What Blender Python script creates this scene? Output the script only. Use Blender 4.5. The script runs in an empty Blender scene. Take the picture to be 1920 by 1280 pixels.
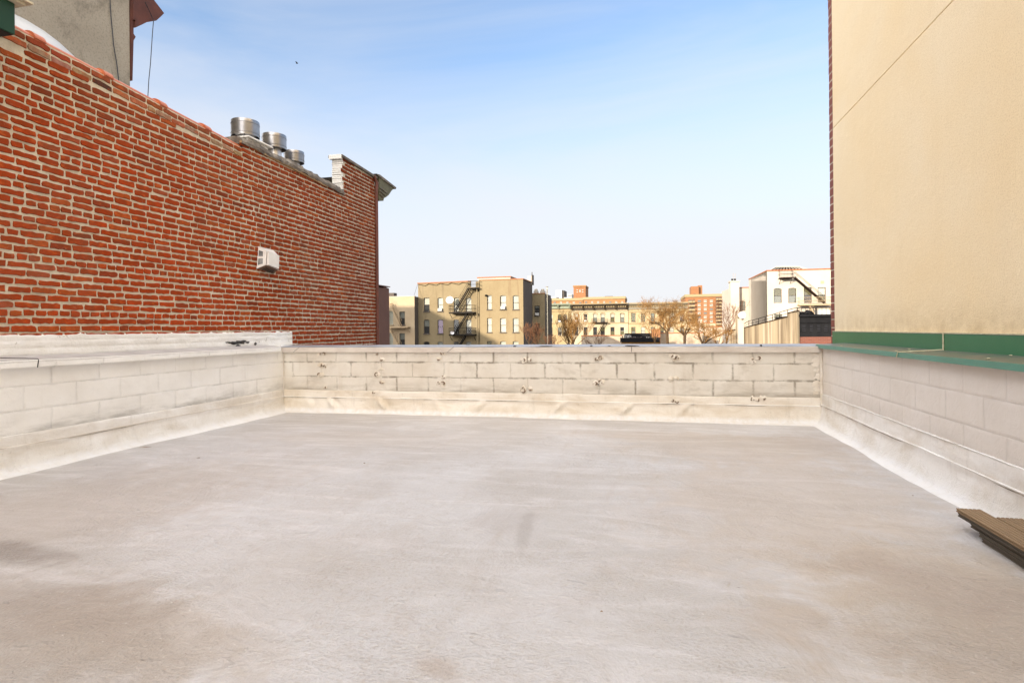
import bpy, bmesh, math, random
from mathutils import Vector, Matrix, noise
C = bpy.context.scene
COL = C.collection
R = math.radians
# ------------------------------------------------------------------ camera
W, H, F = 1920, 1280, 1084.0
EYE = 1.19
YAW = math.atan(250 / F)
ROLL = R(0.54)
D = Vector((-math.sin(YAW), math.cos(YAW), 0))
RT = Vector((math.cos(YAW), math.sin(YAW), 0))
UP = Vector((0, 0, 1))
HY = 617.0
cd = bpy.data.cameras.new('camera')
cam = bpy.data.objects.new('camera', cd)
COL.objects.link(cam)
cd.sensor_width = 36
cd.lens = 36 * F / W
cd.shift_y = -(640 - HY) / W
cd.clip_start = 0.05
cd.clip_end = 4000
cR = RT * math.cos(ROLL) - UP * math.sin(ROLL)
cU = RT * math.sin(ROLL) + UP * math.cos(ROLL)
m = Matrix((cR, cU, -D)).transposed().to_4x4()
m.translation = Vector((0, 0, EYE))
cam.matrix_world = m
C.camera = cam


def ray(px, py):
    u = (px - 960) / F
    v = -(py - HY) / F
    h = u * math.cos(ROLL) + v * math.sin(ROLL)
    w = -u * math.sin(ROLL) + v * math.cos(ROLL)
    return D + RT * h + UP * w


O = Vector((0, 0, EYE))


def atX(px, py, X):
    d = ray(px, py)
    return O + d * (X / d.x)


def atY(px, py, Y):
    d = ray(px, py)
    return O + d * (Y / d.y)


def atZ(px, py, Z):
    d = ray(px, py)
    return O + d * ((Z - EYE) / d.z)


# ------------------------------------------------------------------ light
SUN_EL = 14.0
SUN_FROM = Vector((-0.5, -0.866, 0)).normalized()
SUN_ROT = math.atan2(SUN_FROM.x, SUN_FROM.y)
w = bpy.data.worlds.new("World")
C.world = w
w.use_nodes = True
nt = w.node_tree
nt.nodes.clear()


def NN(nt, t, ins=None, **kw):
    n = nt.nodes.new(t)
    for k, v in kw.items():
        setattr(n, k, v)
    for k, v in (ins or {}).items():
        if isinstance(v, bpy.types.NodeSocket):
            nt.links.new(v, n.inputs[k])
        else:
            n.inputs[k].default_value = v
    return n


def c4(c):
    return (c[0], c[1], c[2], 1)


sky = NN(nt, 'ShaderNodeTexSky', sky_type='NISHITA', sun_disc=False, sun_elevation=R(SUN_EL),
         sun_rotation=SUN_ROT, altitude=30, air_density=1.0, dust_density=0.6, ozone_density=3.0)
tc = NN(nt, 'ShaderNodeTexCoord')
sep = NN(nt, 'ShaderNodeSeparateXYZ', {0: tc.outputs['Generated']})
# pale air towards the horizon
hz = NN(nt, 'ShaderNodeMapRange', {'Value': sep.outputs[2], 'From Min': 0.05, 'From Max': 0.56, 'To Min': 1.0, 'To Max': 0.0},
        interpolation_type='SMOOTHSTEP')
mp = NN(nt, 'ShaderNodeMapping', {'Vector': tc.outputs['Generated'], 'Rotation': (0.2, 0.35, 0.4), 'Scale': (0.9, 1.8, 4.5)})
ci = NN(nt, 'ShaderNodeTexNoise', {'Vector': mp.outputs[0], 'Scale': 1.1, 'Detail': 7.0, 'Roughness': 0.55, 'Distortion': 0.6})
cim = NN(nt, 'ShaderNodeMapRange', {'Value': ci.outputs[0], 'From Min': 0.38, 'From Max': 0.72, 'To Min': 0.0, 'To Max': 0.62})
mx = NN(nt, 'ShaderNodeMath', {0: hz.outputs[0], 1: 0.97}, operation='MULTIPLY')
i1 = NN(nt, 'ShaderNodeMath', {0: 1.0, 1: mx.outputs[0]}, operation='SUBTRACT')
i2 = NN(nt, 'ShaderNodeMath', {0: 1.0, 1: cim.outputs[0]}, operation='SUBTRACT')
i3 = NN(nt, 'ShaderNodeMath', {0: i1.outputs[0], 1: i2.outputs[0]}, operation='MULTIPLY')
i4 = NN(nt, 'ShaderNodeMath', {0: 1.0, 1: i3.outputs[0]}, operation='SUBTRACT')
SKYMIX = NN(nt, 'ShaderNodeMix', {0: i4.outputs[0], 6: sky.outputs[0], 7: c4((2.80, 2.82, 2.93))}, data_type='RGBA')
# unseen glow added to the sky, behind the photographer and overhead, to fill the shade
nb = NN(nt, 'ShaderNodeVectorMath', {0: tc.outputs['Generated'], 1: (-0.5, -0.866, 0.0)}, operation='DOT_PRODUCT')
rear = NN(nt, 'ShaderNodeMapRange', {'Value': nb.outputs['Value'], 'From Min': -0.22, 'From Max': 0.55, 'To Min': 0.0, 'To Max': 1.0}, interpolation_type='SMOOTHSTEP')
over = NN(nt, 'ShaderNodeMapRange', {'Value': sep.outputs[2], 'From Min': 0.58, 'From Max': 0.90, 'To Min': 0.0, 'To Max': 0.52}, interpolation_type='SMOOTHSTEP')
sky_fill = NN(nt, 'ShaderNodeMath', {0: rear.outputs[0], 1: over.outputs[0]}, operation='MAXIMUM')
SKY_FILL = NN(nt, 'ShaderNodeMix', {0: sky_fill.outputs[0], 6: SKYMIX.outputs[2], 7: c4((14.3, 13.9, 13.5))}, data_type='RGBA')
bg = NN(nt, 'ShaderNodeBackground', {'Color': SKY_FILL.outputs[2], 'Strength': 0.13})
NN(nt, 'ShaderNodeOutputWorld', {0: bg.outputs[0]})

sd = bpy.data.lights.new('sun', 'SUN')
sd.energy = 5.0
sd.angle = R(0.5)
sd.color = (1.0, 0.86, 0.68)
sun = bpy.data.objects.new('sun', sd)
COL.objects.link(sun)
sv = SUN_FROM * math.cos(R(SUN_EL)) + UP * math.sin(R(SUN_EL))
sun.rotation_euler = sv.to_track_quat('Z', 'Y').to_euler()
sun.location = (-20, -30, 30)
C.view_settings.view_transform = 'Standard'
C.view_settings.look = 'None'
C.view_settings.exposure = 1.3
C.view_settings.gamma = 1


# ------------------------------------------------------------------ materials
def newmat(name):
    mt = bpy.data.materials.new(name)
    mt.use_nodes = True
    nt = mt.node_tree
    nt.nodes.clear()
    bs = NN(nt, 'ShaderNodeBsdfPrincipled')
    NN(nt, 'ShaderNodeOutputMaterial', {0: bs.outputs[0]})
    return mt, nt, bs


def pos(nt, sc=(1, 1, 1), rot=(0, 0, 0)):
    g = NN(nt, 'ShaderNodeNewGeometry')
    return NN(nt, 'ShaderNodeMapping', {'Vector': g.outputs['Position'], 'Scale': sc, 'Rotation': rot}).outputs[0]


def nz(nt, vec, scale, detail=4, rough=0.55, dist=0.0):
    return NN(nt, 'ShaderNodeTexNoise', {'Vector': vec, 'Scale': scale, 'Detail': float(detail), 'Roughness': rough, 'Distortion': dist}).outputs[0]


def mr(nt, v, a, b, c=0.0, d=1.0, smooth=False):
    return NN(nt, 'ShaderNodeMapRange', {'Value': v, 'From Min': a, 'From Max': b, 'To Min': c, 'To Max': d},
              interpolation_type='SMOOTHSTEP' if smooth else 'LINEAR').outputs[0]


def ma(nt, op, a, b=0.0):
    return NN(nt, 'ShaderNodeMath', {0: a, 1: b}, operation=op).outputs[0]


def mixc(nt, f, a, b, blend='MIX'):
    a = c4(a) if isinstance(a, tuple) else a
    b = c4(b) if isinstance(b, tuple) else b
    return NN(nt, 'ShaderNodeMix', {0: f, 6: a, 7: b}, data_type='RGBA', blend_type=blend).outputs[2]


def bump(nt, h, strength, dist, normal=None):
    ins = {'Height': h, 'Strength': strength, 'Distance': dist}
    if normal is not None:
        ins['Normal'] = normal
    return NN(nt, 'ShaderNodeBump', ins).outputs[0]


def surf(name, c1, c2=None, scale=3.0, rough=0.8, bsc=30.0, bst=0.3, bd=0.01, stretch=(1, 1, 1), metal=0.0, lo=0.35, hi=0.68,
         c3=None, s3=1.0, st3=(1, 1, 1), lo3=0.55, hi3=0.72, spec=0.3):
    mt, nt, bs = newmat(name)
    p = pos(nt, stretch)
    col = c4(c1)
    if c2:
        n = nz(nt, p, scale, 6, 0.6)
        col = mixc(nt, mr(nt, n, lo, hi), c1, c2)
    if c3:
        n = nz(nt, pos(nt, st3), s3, 6, 0.62, 0.4)
        col = mixc(nt, mr(nt, n, lo3, hi3), col, c3)
    if isinstance(col, tuple):
        bs.inputs['Base Color'].default_value = col
    else:
        nt.links.new(col, bs.inputs['Base Color'])
    bs.inputs['Roughness'].default_value = rough
    bs.inputs['Metallic'].default_value = metal
    bs.inputs['Specular IOR Level'].default_value = spec
    if bst:
        b = bump(nt, nz(nt, pos(nt), bsc, 5, 0.6), bst, bd)
        nt.links.new(b, bs.inputs['Normal'])
    return mt


def floor_mat():
    mt, nt, bs = newmat('roof_coating')
    p = pos(nt)
    big = nz(nt, p, 0.45, 5, 0.55, 0.5)
    col = mixc(nt, mr(nt, big, 0.34, 0.64, smooth=True), (0.485, 0.475, 0.485), (0.405, 0.38, 0.365))
    # brush / squeegee strokes of the coating
    st = nz(nt, pos(nt, (0.7, 3.2, 1), (0, 0, 0.25)), 1.3, 8, 0.62, 1.4)
    col = mixc(nt, ma(nt, 'MULTIPLY', mr(nt, st, 0.48, 0.68), 0.55), col, (0.58, 0.56, 0.57))
    st2 = nz(nt, pos(nt, (2.6, 0.8, 1), (0, 0, -0.5)), 1.0, 8, 0.65, 1.8)
    col = mixc(nt, ma(nt, 'MULTIPLY', mr(nt, st2, 0.54, 0.72), 0.5), col, (0.37, 0.325, 0.295))
    # dirt specks and long scuffs
    gr = nz(nt, p, 9.0, 8, 0.7)
    col = mixc(nt, ma(nt, 'MULTIPLY', mr(nt, gr, 0.46, 0.66), 0.30), col, (0.38, 0.34, 0.31))
    sc = nz(nt, pos(nt, (1.0, 9.0, 1), (0, 0, 0.12)), 2.2, 6, 0.6, 0.6)
    col = mixc(nt, ma(nt, 'MULTIPLY', mr(nt, sc, 0.66, 0.74), 0.5), col, (0.30, 0.26, 0.235))
    # brown patches at set spots, darkest by the near left corner
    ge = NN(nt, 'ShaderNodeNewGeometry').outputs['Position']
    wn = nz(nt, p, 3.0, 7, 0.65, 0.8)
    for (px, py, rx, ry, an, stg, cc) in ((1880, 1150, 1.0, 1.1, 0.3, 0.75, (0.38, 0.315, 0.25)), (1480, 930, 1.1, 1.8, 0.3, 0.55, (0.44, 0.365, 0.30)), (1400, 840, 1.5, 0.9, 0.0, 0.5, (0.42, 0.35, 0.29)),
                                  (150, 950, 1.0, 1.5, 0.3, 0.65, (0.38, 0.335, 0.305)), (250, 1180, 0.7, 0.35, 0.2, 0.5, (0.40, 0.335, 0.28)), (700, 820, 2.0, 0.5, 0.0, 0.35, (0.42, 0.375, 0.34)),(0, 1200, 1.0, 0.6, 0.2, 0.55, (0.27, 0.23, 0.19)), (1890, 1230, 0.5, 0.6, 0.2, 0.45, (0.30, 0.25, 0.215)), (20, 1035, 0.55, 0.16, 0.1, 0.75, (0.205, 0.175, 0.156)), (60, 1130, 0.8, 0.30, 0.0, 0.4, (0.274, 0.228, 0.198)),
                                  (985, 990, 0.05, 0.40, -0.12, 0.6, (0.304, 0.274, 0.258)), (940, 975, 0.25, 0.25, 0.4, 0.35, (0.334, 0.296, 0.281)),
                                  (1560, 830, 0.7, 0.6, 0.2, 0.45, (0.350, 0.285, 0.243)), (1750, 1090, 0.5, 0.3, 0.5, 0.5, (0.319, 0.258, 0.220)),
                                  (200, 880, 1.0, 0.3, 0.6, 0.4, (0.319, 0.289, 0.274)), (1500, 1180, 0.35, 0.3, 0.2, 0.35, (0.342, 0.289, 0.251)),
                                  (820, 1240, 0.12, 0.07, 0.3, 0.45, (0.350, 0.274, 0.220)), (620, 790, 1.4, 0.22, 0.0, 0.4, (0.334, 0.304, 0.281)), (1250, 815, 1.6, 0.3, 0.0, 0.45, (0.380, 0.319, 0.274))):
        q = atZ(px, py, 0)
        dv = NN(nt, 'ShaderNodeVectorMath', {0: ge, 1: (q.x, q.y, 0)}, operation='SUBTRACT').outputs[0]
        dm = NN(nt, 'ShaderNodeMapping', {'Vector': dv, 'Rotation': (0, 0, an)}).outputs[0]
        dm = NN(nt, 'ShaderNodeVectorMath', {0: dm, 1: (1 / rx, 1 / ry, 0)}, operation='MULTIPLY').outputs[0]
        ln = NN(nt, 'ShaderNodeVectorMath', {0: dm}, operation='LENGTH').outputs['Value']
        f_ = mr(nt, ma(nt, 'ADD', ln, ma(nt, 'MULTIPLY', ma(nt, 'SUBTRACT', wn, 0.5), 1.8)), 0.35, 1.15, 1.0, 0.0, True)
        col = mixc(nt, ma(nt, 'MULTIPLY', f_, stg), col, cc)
    # faint rectangular roller patches
    for (px, py, rx, ry) in ((940, 1140, 0.16, 0.05), (1085, 1120, 0.11, 0.06), (700, 1010, 0.3, 0.12), (1250, 960, 0.35, 0.15)):
        q = atZ(px, py, 0)
        dv = NN(nt, 'ShaderNodeVectorMath', {0: ge, 1: (q.x, q.y, 0)}, operation='SUBTRACT').outputs[0]
        sx = NN(nt, 'ShaderNodeSeparateXYZ', {0: dv})
        ax = ma(nt, 'DIVIDE', ma(nt, 'ABSOLUTE', sx.outputs[0]), rx)
        ay = ma(nt, 'DIVIDE', ma(nt, 'ABSOLUTE', sx.outputs[1]), ry)
        mxm = ma(nt, 'ADD', ma(nt, 'MAXIMUM', ax, ay), ma(nt, 'MULTIPLY', gr, 0.12))
        col = mixc(nt, mr(nt, mxm, 0.98, 1.1, 0.30, 0.0), col, (0.46, 0.43, 0.425))
    sp = nz(nt, p, 60.0, 2, 0.5)
    col = mixc(nt, ma(nt, 'MULTIPLY', mr(nt, sp, 0.70, 0.75), 0.45), col, (0.66, 0.63, 0.60))
    vo = NN(nt, 'ShaderNodeTexVoronoi', {'Vector': p, 'Scale': 3.3})
    dots = mr(nt, vo.outputs['Distance'], 0.012, 0.03, 1.0, 0.0)
    col = mixc(nt, ma(nt, 'MULTIPLY', dots, mr(nt, big, 0.5, 0.6)), col, (0.12, 0.09, 0.08))
    nt.links.new(col, bs.inputs['Base Color'])
    nt.links.new(mr(nt, st, 0.3, 0.7, 0.52, 0.34), bs.inputs['Roughness'])
    bs.inputs['Specular IOR Level'].default_value = 0.35
    ham = nz(nt, pos(nt, (1, 1.4, 1)), 52.0, 4, 0.55, 0.25)
    hmask = mr(nt, nz(nt, p, 1.3, 4, 0.6), 0.40, 0.62, 0.25, 1.0)
    col = mixc(nt, ma(nt, 'MULTIPLY', mr(nt, ham, 0.50, 0.36), ma(nt, 'MULTIPLY', hmask, 0.42)), col, (0.34, 0.29, 0.245))
    pit = nz(nt, p, 95.0, 2, 0.5)
    pm = mr(nt, nz(nt, p, 4.0, 5, 0.65), 0.56, 0.68)
    col = mixc(nt, ma(nt, 'MULTIPLY', mr(nt, pit, 0.64, 0.70), ma(nt, 'MULTIPLY', pm, 0.7)), col, (0.24, 0.18, 0.14))
    nt.links.new(col, bs.inputs['Base Color'])
    blob = nz(nt, pos(nt, (1, 1.6, 1)), 7.0, 3, 0.5, 0.4)
    rid = nz(nt, pos(nt, (1, 1, 1)), 2.2, 6, 0.6, 1.2)
    b1 = bump(nt, rid, 0.6, 0.05)
    b1 = bump(nt, mr(nt, blob, 0.64, 0.74), 0.5, 0.012, b1)
    b2 = bump(nt, ma(nt, 'MULTIPLY', ham, hmask), 1.0, 0.012, b1)
    wr = nz(nt, p, 9.0, 4, 0.5, 0.8)
    b3 = bump(nt, ma(nt, 'MULTIPLY', mr(nt, wr, 0.58, 0.70), mr(nt, st2, 0.45, 0.62)), 0.5, 0.006, b2)
    nt.links.new(b3, bs.inputs['Normal'])
    return mt


def block_mat(name, base, dirt, axis, shift, joint_dark=0.8, stain=0.5, low_stain=0.4, joint_col=(0.22, 0.16, 0.10)):
    """painted concrete block; axis = world axis that runs along the wall (0 = X, 1 = Y)"""
    mt, nt, bs = newmat(name)
    g = NN(nt, 'ShaderNodeNewGeometry')
    sp = NN(nt, 'ShaderNodeSeparateXYZ', {0: g.outputs['Position']})
    p = pos(nt)
    wob = nz(nt, p, 2.2, 3)
    u = ma(nt, 'ADD', sp.outputs[axis], ma(nt, 'ADD', ma(nt, 'MULTIPLY', wob, 0.02), shift))
    v0 = sp.outputs[2]
    wob2 = nz(nt, pos(nt, (1, 1, 1)), 1.4, 3)
    v = ma(nt, 'ADD', v0, ma(nt, 'ADD', ma(nt, 'MULTIPLY', wob2, 0.016), -0.303 + 0.213 * 4 - 0.008))
    cv = NN(nt, 'ShaderNodeCombineXYZ', {0: u, 1: v, 2: 0.0})
    br = NN(nt, 'ShaderNodeTexBrick', {'Vector': cv.outputs[0], 'Scale': 1.0, 'Mortar Size': 0.003, 'Mortar Smooth': 0.3,
                                       'Brick Width': 0.48, 'Row Height': 0.213, 'Color1': (0, 0, 0, 1), 'Color2': (1, 1, 1, 1)},
            offset=0.5)
    jf = br.outputs['Fac']
    brw = NN(nt, 'ShaderNodeTexBrick', {'Vector': cv.outputs[0], 'Scale': 1.0, 'Mortar Size': 0.022, 'Mortar Smooth': 1.0,
                                        'Brick Width': 0.48, 'Row Height': 0.213}, offset=0.5).outputs['Fac']
    n1 = nz(nt, p, 1.7, 5, 0.6)
    n2 = nz(nt, p, 5.0, 7, 0.7)
    n3 = nz(nt, pos(nt, (1, 1, 6) if axis == 0 else (1, 1, 6)), 1.6, 6, 0.65)
    col = mixc(nt, mr(nt, n1, 0.35, 0.65), base, tuple(0.5 * a + 0.5 * b for a, b in zip(base, dirt)))
    tone = NN(nt, 'ShaderNodeSeparateColor', {0: br.outputs['Color']})
    col = mixc(nt, ma(nt, 'MULTIPLY', tone.outputs[0], 0.10), col, dirt)
    # grime gathered along the joints
    gj = ma(nt, 'MULTIPLY', mr(nt, brw, 0.0, 0.6), mr(nt, n2, 0.46, 0.60))
    col = mixc(nt, ma(nt, 'MULTIPLY', gj, stain), col, tuple(c * 0.45 for c in dirt))
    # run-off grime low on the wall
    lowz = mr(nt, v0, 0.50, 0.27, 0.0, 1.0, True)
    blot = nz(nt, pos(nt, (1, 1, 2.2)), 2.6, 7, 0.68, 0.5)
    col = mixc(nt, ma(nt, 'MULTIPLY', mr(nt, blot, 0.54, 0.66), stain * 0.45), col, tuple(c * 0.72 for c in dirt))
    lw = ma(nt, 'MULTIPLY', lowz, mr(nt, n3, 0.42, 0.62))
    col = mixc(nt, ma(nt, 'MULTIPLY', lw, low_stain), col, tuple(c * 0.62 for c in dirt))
    vt = nz(nt, pos(nt, (7, 7, 0.7)), 1.6, 5, 0.6)
    col = mixc(nt, ma(nt, 'MULTIPLY', mr(nt, vt, 0.55, 0.72), 0.25), col, dirt)
    nmask = nz(nt, pos(nt, (1, 1, 1)), 2.3, 3, 0.5)
    fj = ma(nt, 'MULTIPLY', jf, mr(nt, nmask, 0.42, 0.60, 0.05, 1.0))
    col = mixc(nt, ma(nt, 'MULTIPLY', fj, joint_dark), col, joint_col)
    nt.links.new(col, bs.inputs['Base Color'])
    bs.inputs['Roughness'].default_value = 0.55
    bs.inputs['Specular IOR Level'].default_value = 0.3
    b0 = bump(nt, ma(nt, 'SUBTRACT', 1.0, brw), 0.35, 0.006)
    b1 = bump(nt, ma(nt, 'SUBTRACT', 1.0, ma(nt, 'MULTIPLY', jf, mr(nt, nmask, 0.34, 0.56, 0.15, 1.0))), 0.8, 0.007, b0)
    b2 = bump(nt, nz(nt, p, 11.0, 6, 0.65, 1.0), 0.45, 0.012, b1)
    b3 = bump(nt, nz(nt, p, 70.0, 4, 0.6), 0.35, 0.003, b2)
    nt.links.new(b3, bs.inputs['Normal'])
    return mt


def flash_mat(name, base, dirt):
    mt, nt, bs = newmat(name)
    p = pos(nt)
    g = NN(nt, 'ShaderNodeNewGeometry')
    sp = NN(nt, 'ShaderNodeSeparateXYZ', {0: g.outputs['Position']})
    n1 = nz(nt, pos(nt, (1, 1, 2.5)), 1.8, 6, 0.62, 0.6)
    col = mixc(nt, mr(nt, n1, 0.40, 0.66), base, dirt)
    n2 = nz(nt, pos(nt, (5, 5, 1)), 2.4, 6, 0.65)
    col = mixc(nt, ma(nt, 'MULTIPLY', mr(nt, n2, 0.55, 0.72), 0.22), col, tuple(c * 0.6 for c in dirt))
    n3 = nz(nt, p, 26.0, 6, 0.7)
    col = mixc(nt, ma(nt, 'MULTIPLY', mr(nt, n3, 0.62, 0.72), 0.45), col, tuple(c * 0.4 for c in dirt))
    nt.links.new(col, bs.inputs['Base Color'])
    bs.inputs['Roughness'].default_value = 0.5
    toe = ma(nt, 'MULTIPLY', mr(nt, sp.outputs[2], 0.075, 0.02, 0.0, 1.0, True), mr(nt, n2, 0.35, 0.60, 1.0, 0.45))
    col = mixc(nt, toe, col, (0.80, 0.79, 0.79))
    nt.links.new(col, bs.inputs['Base Color'])
    b1 = bump(nt, nz(nt, p, 6.0, 5, 0.6, 0.8), 0.45, 0.02)
    rough_low = mr(nt, sp.outputs[2], 0.16, 0.05, 0.15, 1.0)
    b2 = bump(nt, ma(nt, 'MULTIPLY', nz(nt, p, 45.0, 5, 0.65, 1.2), rough_low), 1.0, 0.014, b1)
    nt.links.new(b2, bs.inputs['Normal'])
    return mt


def stucco_mat(name, base, warm, grime_shade, bs_scale=85.0):
    mt, nt, bs = newmat(name)
    p = pos(nt)
    g = NN(nt, 'ShaderNodeNewGeometry')
    sp = NN(nt, 'ShaderNodeSeparateXYZ', {0: g.outputs['Position']})
    n1 = nz(nt, p, 0.7, 5, 0.55, 0.3)
    col = mixc(nt, mr(nt, n1, 0.35, 0.66), base, warm)
    fine = nz(nt, p, bs_scale, 5, 0.68)
    col = mixc(nt, mr(nt, fine, 0.50, 0.64, 0.0, 0.40), col, grime_shade)
    vt = nz(nt, pos(nt, (3.5, 3.5, 0.5)), 1.2, 5, 0.6)
    col = mixc(nt, ma(nt, 'MULTIPLY', mr(nt, vt, 0.56, 0.75), 0.05), col, grime_shade)
    if bs_scale < 50:
        bl = nz(nt, pos(nt, (1, 1, 0.7)), 1.6, 8, 0.72, 0.6)
        col = mixc(nt, ma(nt, 'MULTIPLY', mr(nt, bl, 0.52, 0.66), 0.7), col, grime_shade)
    low = ma(nt, 'MULTIPLY', mr(nt, sp.outputs[2], 1.45, 1.1, 0.0, 1.0, True), mr(nt, nz(nt, p, 5.0, 6, 0.7), 0.40, 0.62))
    col = mixc(nt, ma(nt, 'MULTIPLY', low, 0.55), col, grime_shade)
    nt.links.new(col, bs.inputs['Base Color'])
    bs.inputs['Roughness'].default_value = 0.9
    bs.inputs['Specular IOR Level'].default_value = 0.15
    b0 = bump(nt, nz(nt, p, 3.0, 4), 0.25, 0.03)
    b1 = bump(nt, fine, 0.8, 0.006, b0)
    b2 = bump(nt, nz(nt, p, 22.0, 5, 0.6), 0.4, 0.008, b1)
    nt.links.new(b2, bs.inputs['Normal'])
    return mt


def attr_brick_mat(name):
    mt, nt, bs = newmat(name)
    a = NN(nt, 'ShaderNodeAttribute', attribute_name='brick_colour')
    p = pos(nt)
    n = nz(nt, p, 45.0, 6, 0.7)
    col = mixc(nt, mr(nt, n, 0.42, 0.75, 0.0, 0.55), a.outputs['Color'], (0.16, 0.05, 0.03))
    n2 = nz(nt, p, 17.0, 6, 0.7, 0.8)
    col = mixc(nt, ma(nt, 'MULTIPLY', mr(nt, n2, 0.62, 0.72), 0.45), col, (0.45, 0.36, 0.27))
    n4 = nz(nt, p, 13.0, 5, 0.6)
    col = mixc(nt, mr(nt, n4, 0.42, 0.60, 0.45, 0.0), col, (0.20, 0.045, 0.012))
    n5 = nz(nt, pos(nt, (1, 1, 2)), 9.0, 4, 0.6)
    col = mixc(nt, mr(nt, n5, 0.56, 0.68, 0.0, 0.5), col, (0.58, 0.12, 0.03))
    n3 = nz(nt, pos(nt, (1, 1, 0.4)), 0.9, 5, 0.6, 0.4)
    col = mixc(nt, ma(nt, 'MULTIPLY', mr(nt, n3, 0.50, 0.70), 0.25), col, (0.20, 0.12, 0.075))
    nt.links.new(col, bs.inputs['Base Color'])
    bs.inputs['Roughness'].default_value = 0.92
    bs.inputs['Specular IOR Level'].default_value = 0.05
    b1 = bump(nt, nz(nt, p, 35.0, 6, 0.7), 0.7, 0.006)
    nt.links.new(b1, bs.inputs['Normal'])
    return mt


def far_brick_mat(name, c1, c2, mortar, w_, h_, axis=0, ms=0.008):
    mt, nt, bs = newmat(name)
    g = NN(nt, 'ShaderNodeNewGeometry')
    sp = NN(nt, 'ShaderNodeSeparateXYZ', {0: g.outputs['Position']})
    cv = NN(nt, 'ShaderNodeCombineXYZ', {0: ma(nt, 'ADD', sp.outputs[0], sp.outputs[1]), 1: ma(nt, 'ADD', sp.outputs[2], 50.0), 2: 0.0})
    br = NN(nt, 'ShaderNodeTexBrick', {'Vector': cv.outputs[0], 'Scale': 1.0, 'Mortar Size': ms, 'Brick Width': w_, 'Row Height': h_,
                                       'Color1': c4(c1), 'Color2': c4(c2), 'Mortar': c4(mortar)})
    n = nz(nt, pos(nt), 0.5, 5, 0.6)
    col = mixc(nt, mr(nt, n, 0.4, 0.7, 0, 0.35), br.outputs['Color'], tuple(x * 0.55 for x in c1))
    nt.links.new(col, bs.inputs['Base Color'])
    bs.inputs['Roughness'].default_value = 0.9
    return mt


def glass_mat():
    mt = bpy.data.materials.new('window_glass')
    mt.use_nodes = True
    nt = mt.node_tree
    nt.nodes.clear()
    tr = NN(nt, 'ShaderNodeBsdfTransparent', {0: (0.85, 0.88, 0.86, 1)})
    gl = NN(nt, 'ShaderNodeBsdfGlossy', {0: (1, 1, 1, 1), 'Roughness': 0.05})
    mxx = NN(nt, 'ShaderNodeMixShader', {0: 0.045, 1: tr.outputs[0], 2: gl.outputs[0]})
    NN(nt, 'ShaderNodeOutputMaterial', {0: mxx.outputs[0]})
    return mt


def ribbed_mat():
    mt, nt, bs = newmat('streaked_concrete')
    p = pos(nt, (0.9, 0.9, 0.03))
    n = nz(nt, p, 1.3, 7, 0.65)
    col = mixc(nt, mr(nt, n, 0.45, 0.55), (0.21, 0.165, 0.105), (0.10, 0.072, 0.042))
    n = nz(nt, pos(nt, (2.2, 2.2, 0.05)), 1.0, 5, 0.6)
    col = mixc(nt, mr(nt, n, 0.52, 0.62, 0, 0.8), col, (0.27, 0.22, 0.155))
    nt.links.new(col, bs.inputs['Base Color'])
    bs.inputs['Roughness'].default_value = 0.85
    return mt


M = {}
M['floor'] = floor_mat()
M['blk_far'] = block_mat('painted_block', (0.73, 0.69, 0.62), (0.54, 0.46, 0.355), 0, -1.79 + 0.48 * 30 + 0.24 - 0.01, 0.50, 0.75, 0.95)
M['blk_left'] = block_mat('painted_block', (0.90, 0.89, 0.87), (0.74, 0.71, 0.66), 1, 20.0, 0.22, 0.16, 1.0, (0.30, 0.26, 0.21))
M['blk_right'] = block_mat('painted_block', (0.77, 0.725, 0.68), (0.66, 0.60, 0.53), 1, 20.2, 0.16, 0.10, 0.5, (0.34, 0.28, 0.24))
M['flash'] = flash_mat('membrane', (0.82, 0.80, 0.77), (0.68, 0.63, 0.56))
M['flash_far'] = flash_mat('membrane', (0.77, 0.71, 0.62), (0.62, 0.53, 0.41))
M['cap'] = surf('coping_paint', (0.66, 0.60, 0.53), (0.54, 0.47, 0.41), 4, 0.5, 12, 0.3, 0.01, stretch=(1, 1, 1))
M['captop_pale'] = surf('coping_sheet', (0.50, 0.475, 0.46), (0.40, 0.37, 0.36), 3, 0.5, 9, 0.3, 0.02)
M['captop'] = surf('coping_sheet', (0.34, 0.35, 0.38), (0.24, 0.24, 0.26), 3, 0.45, 9, 0.3, 0.02)
M['white'] = surf('thick_white_paint', (0.87, 0.86, 0.84), (0.78, 0.76, 0.72), 5, 0.5, 22, 0.6, 0.012, c3=(0.42, 0.38, 0.33), s3=9, lo3=0.64, hi3=0.72)
M['tar'] = surf('tar', (0.018, 0.017, 0.017), (0.06, 0.055, 0.05), 20, 0.6, 40, 0.6, 0.01)
M['grime_shade'] = surf('lap_shadow_paint', (0.20, 0.15, 0.10), (0.62, 0.56, 0.47), 5, 0.8, 40, 0.5, 0.004, lo=0.42, hi=0.60)  # dark line colour painted in for the shadow under the flashing laps
M['rust'] = surf('rust', (0.12, 0.07, 0.045), (0.34, 0.25, 0.17), 60, 0.85, 90, 0.6, 0.004)
M['brick'] = attr_brick_mat('brick')
M['mortar'] = surf('mortar', (0.68, 0.61, 0.48), (0.50, 0.44, 0.34), 9, 0.95, 55, 0.9, 0.008, c3=(0.72, 0.67, 0.57), s3=2.0)
M['terra'] = surf('terracotta', (0.42, 0.10, 0.035), (0.52, 0.16, 0.06), 8, 0.42, 30, 0.2, 0.004, spec=0.5)
M['terra_far'] = surf('terracotta', (0.2475, 0.09, 0.0315), (0.18, 0.0585, 0.0225), 2, 0.7, 8, 0.2, 0.02)
M['rooftar'] = surf('old_roofing', (0.10, 0.085, 0.07), (0.24, 0.20, 0.16), 9, 0.75, 25, 0.8, 0.02, c3=(0.36, 0.33, 0.28), s3=7)
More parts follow.
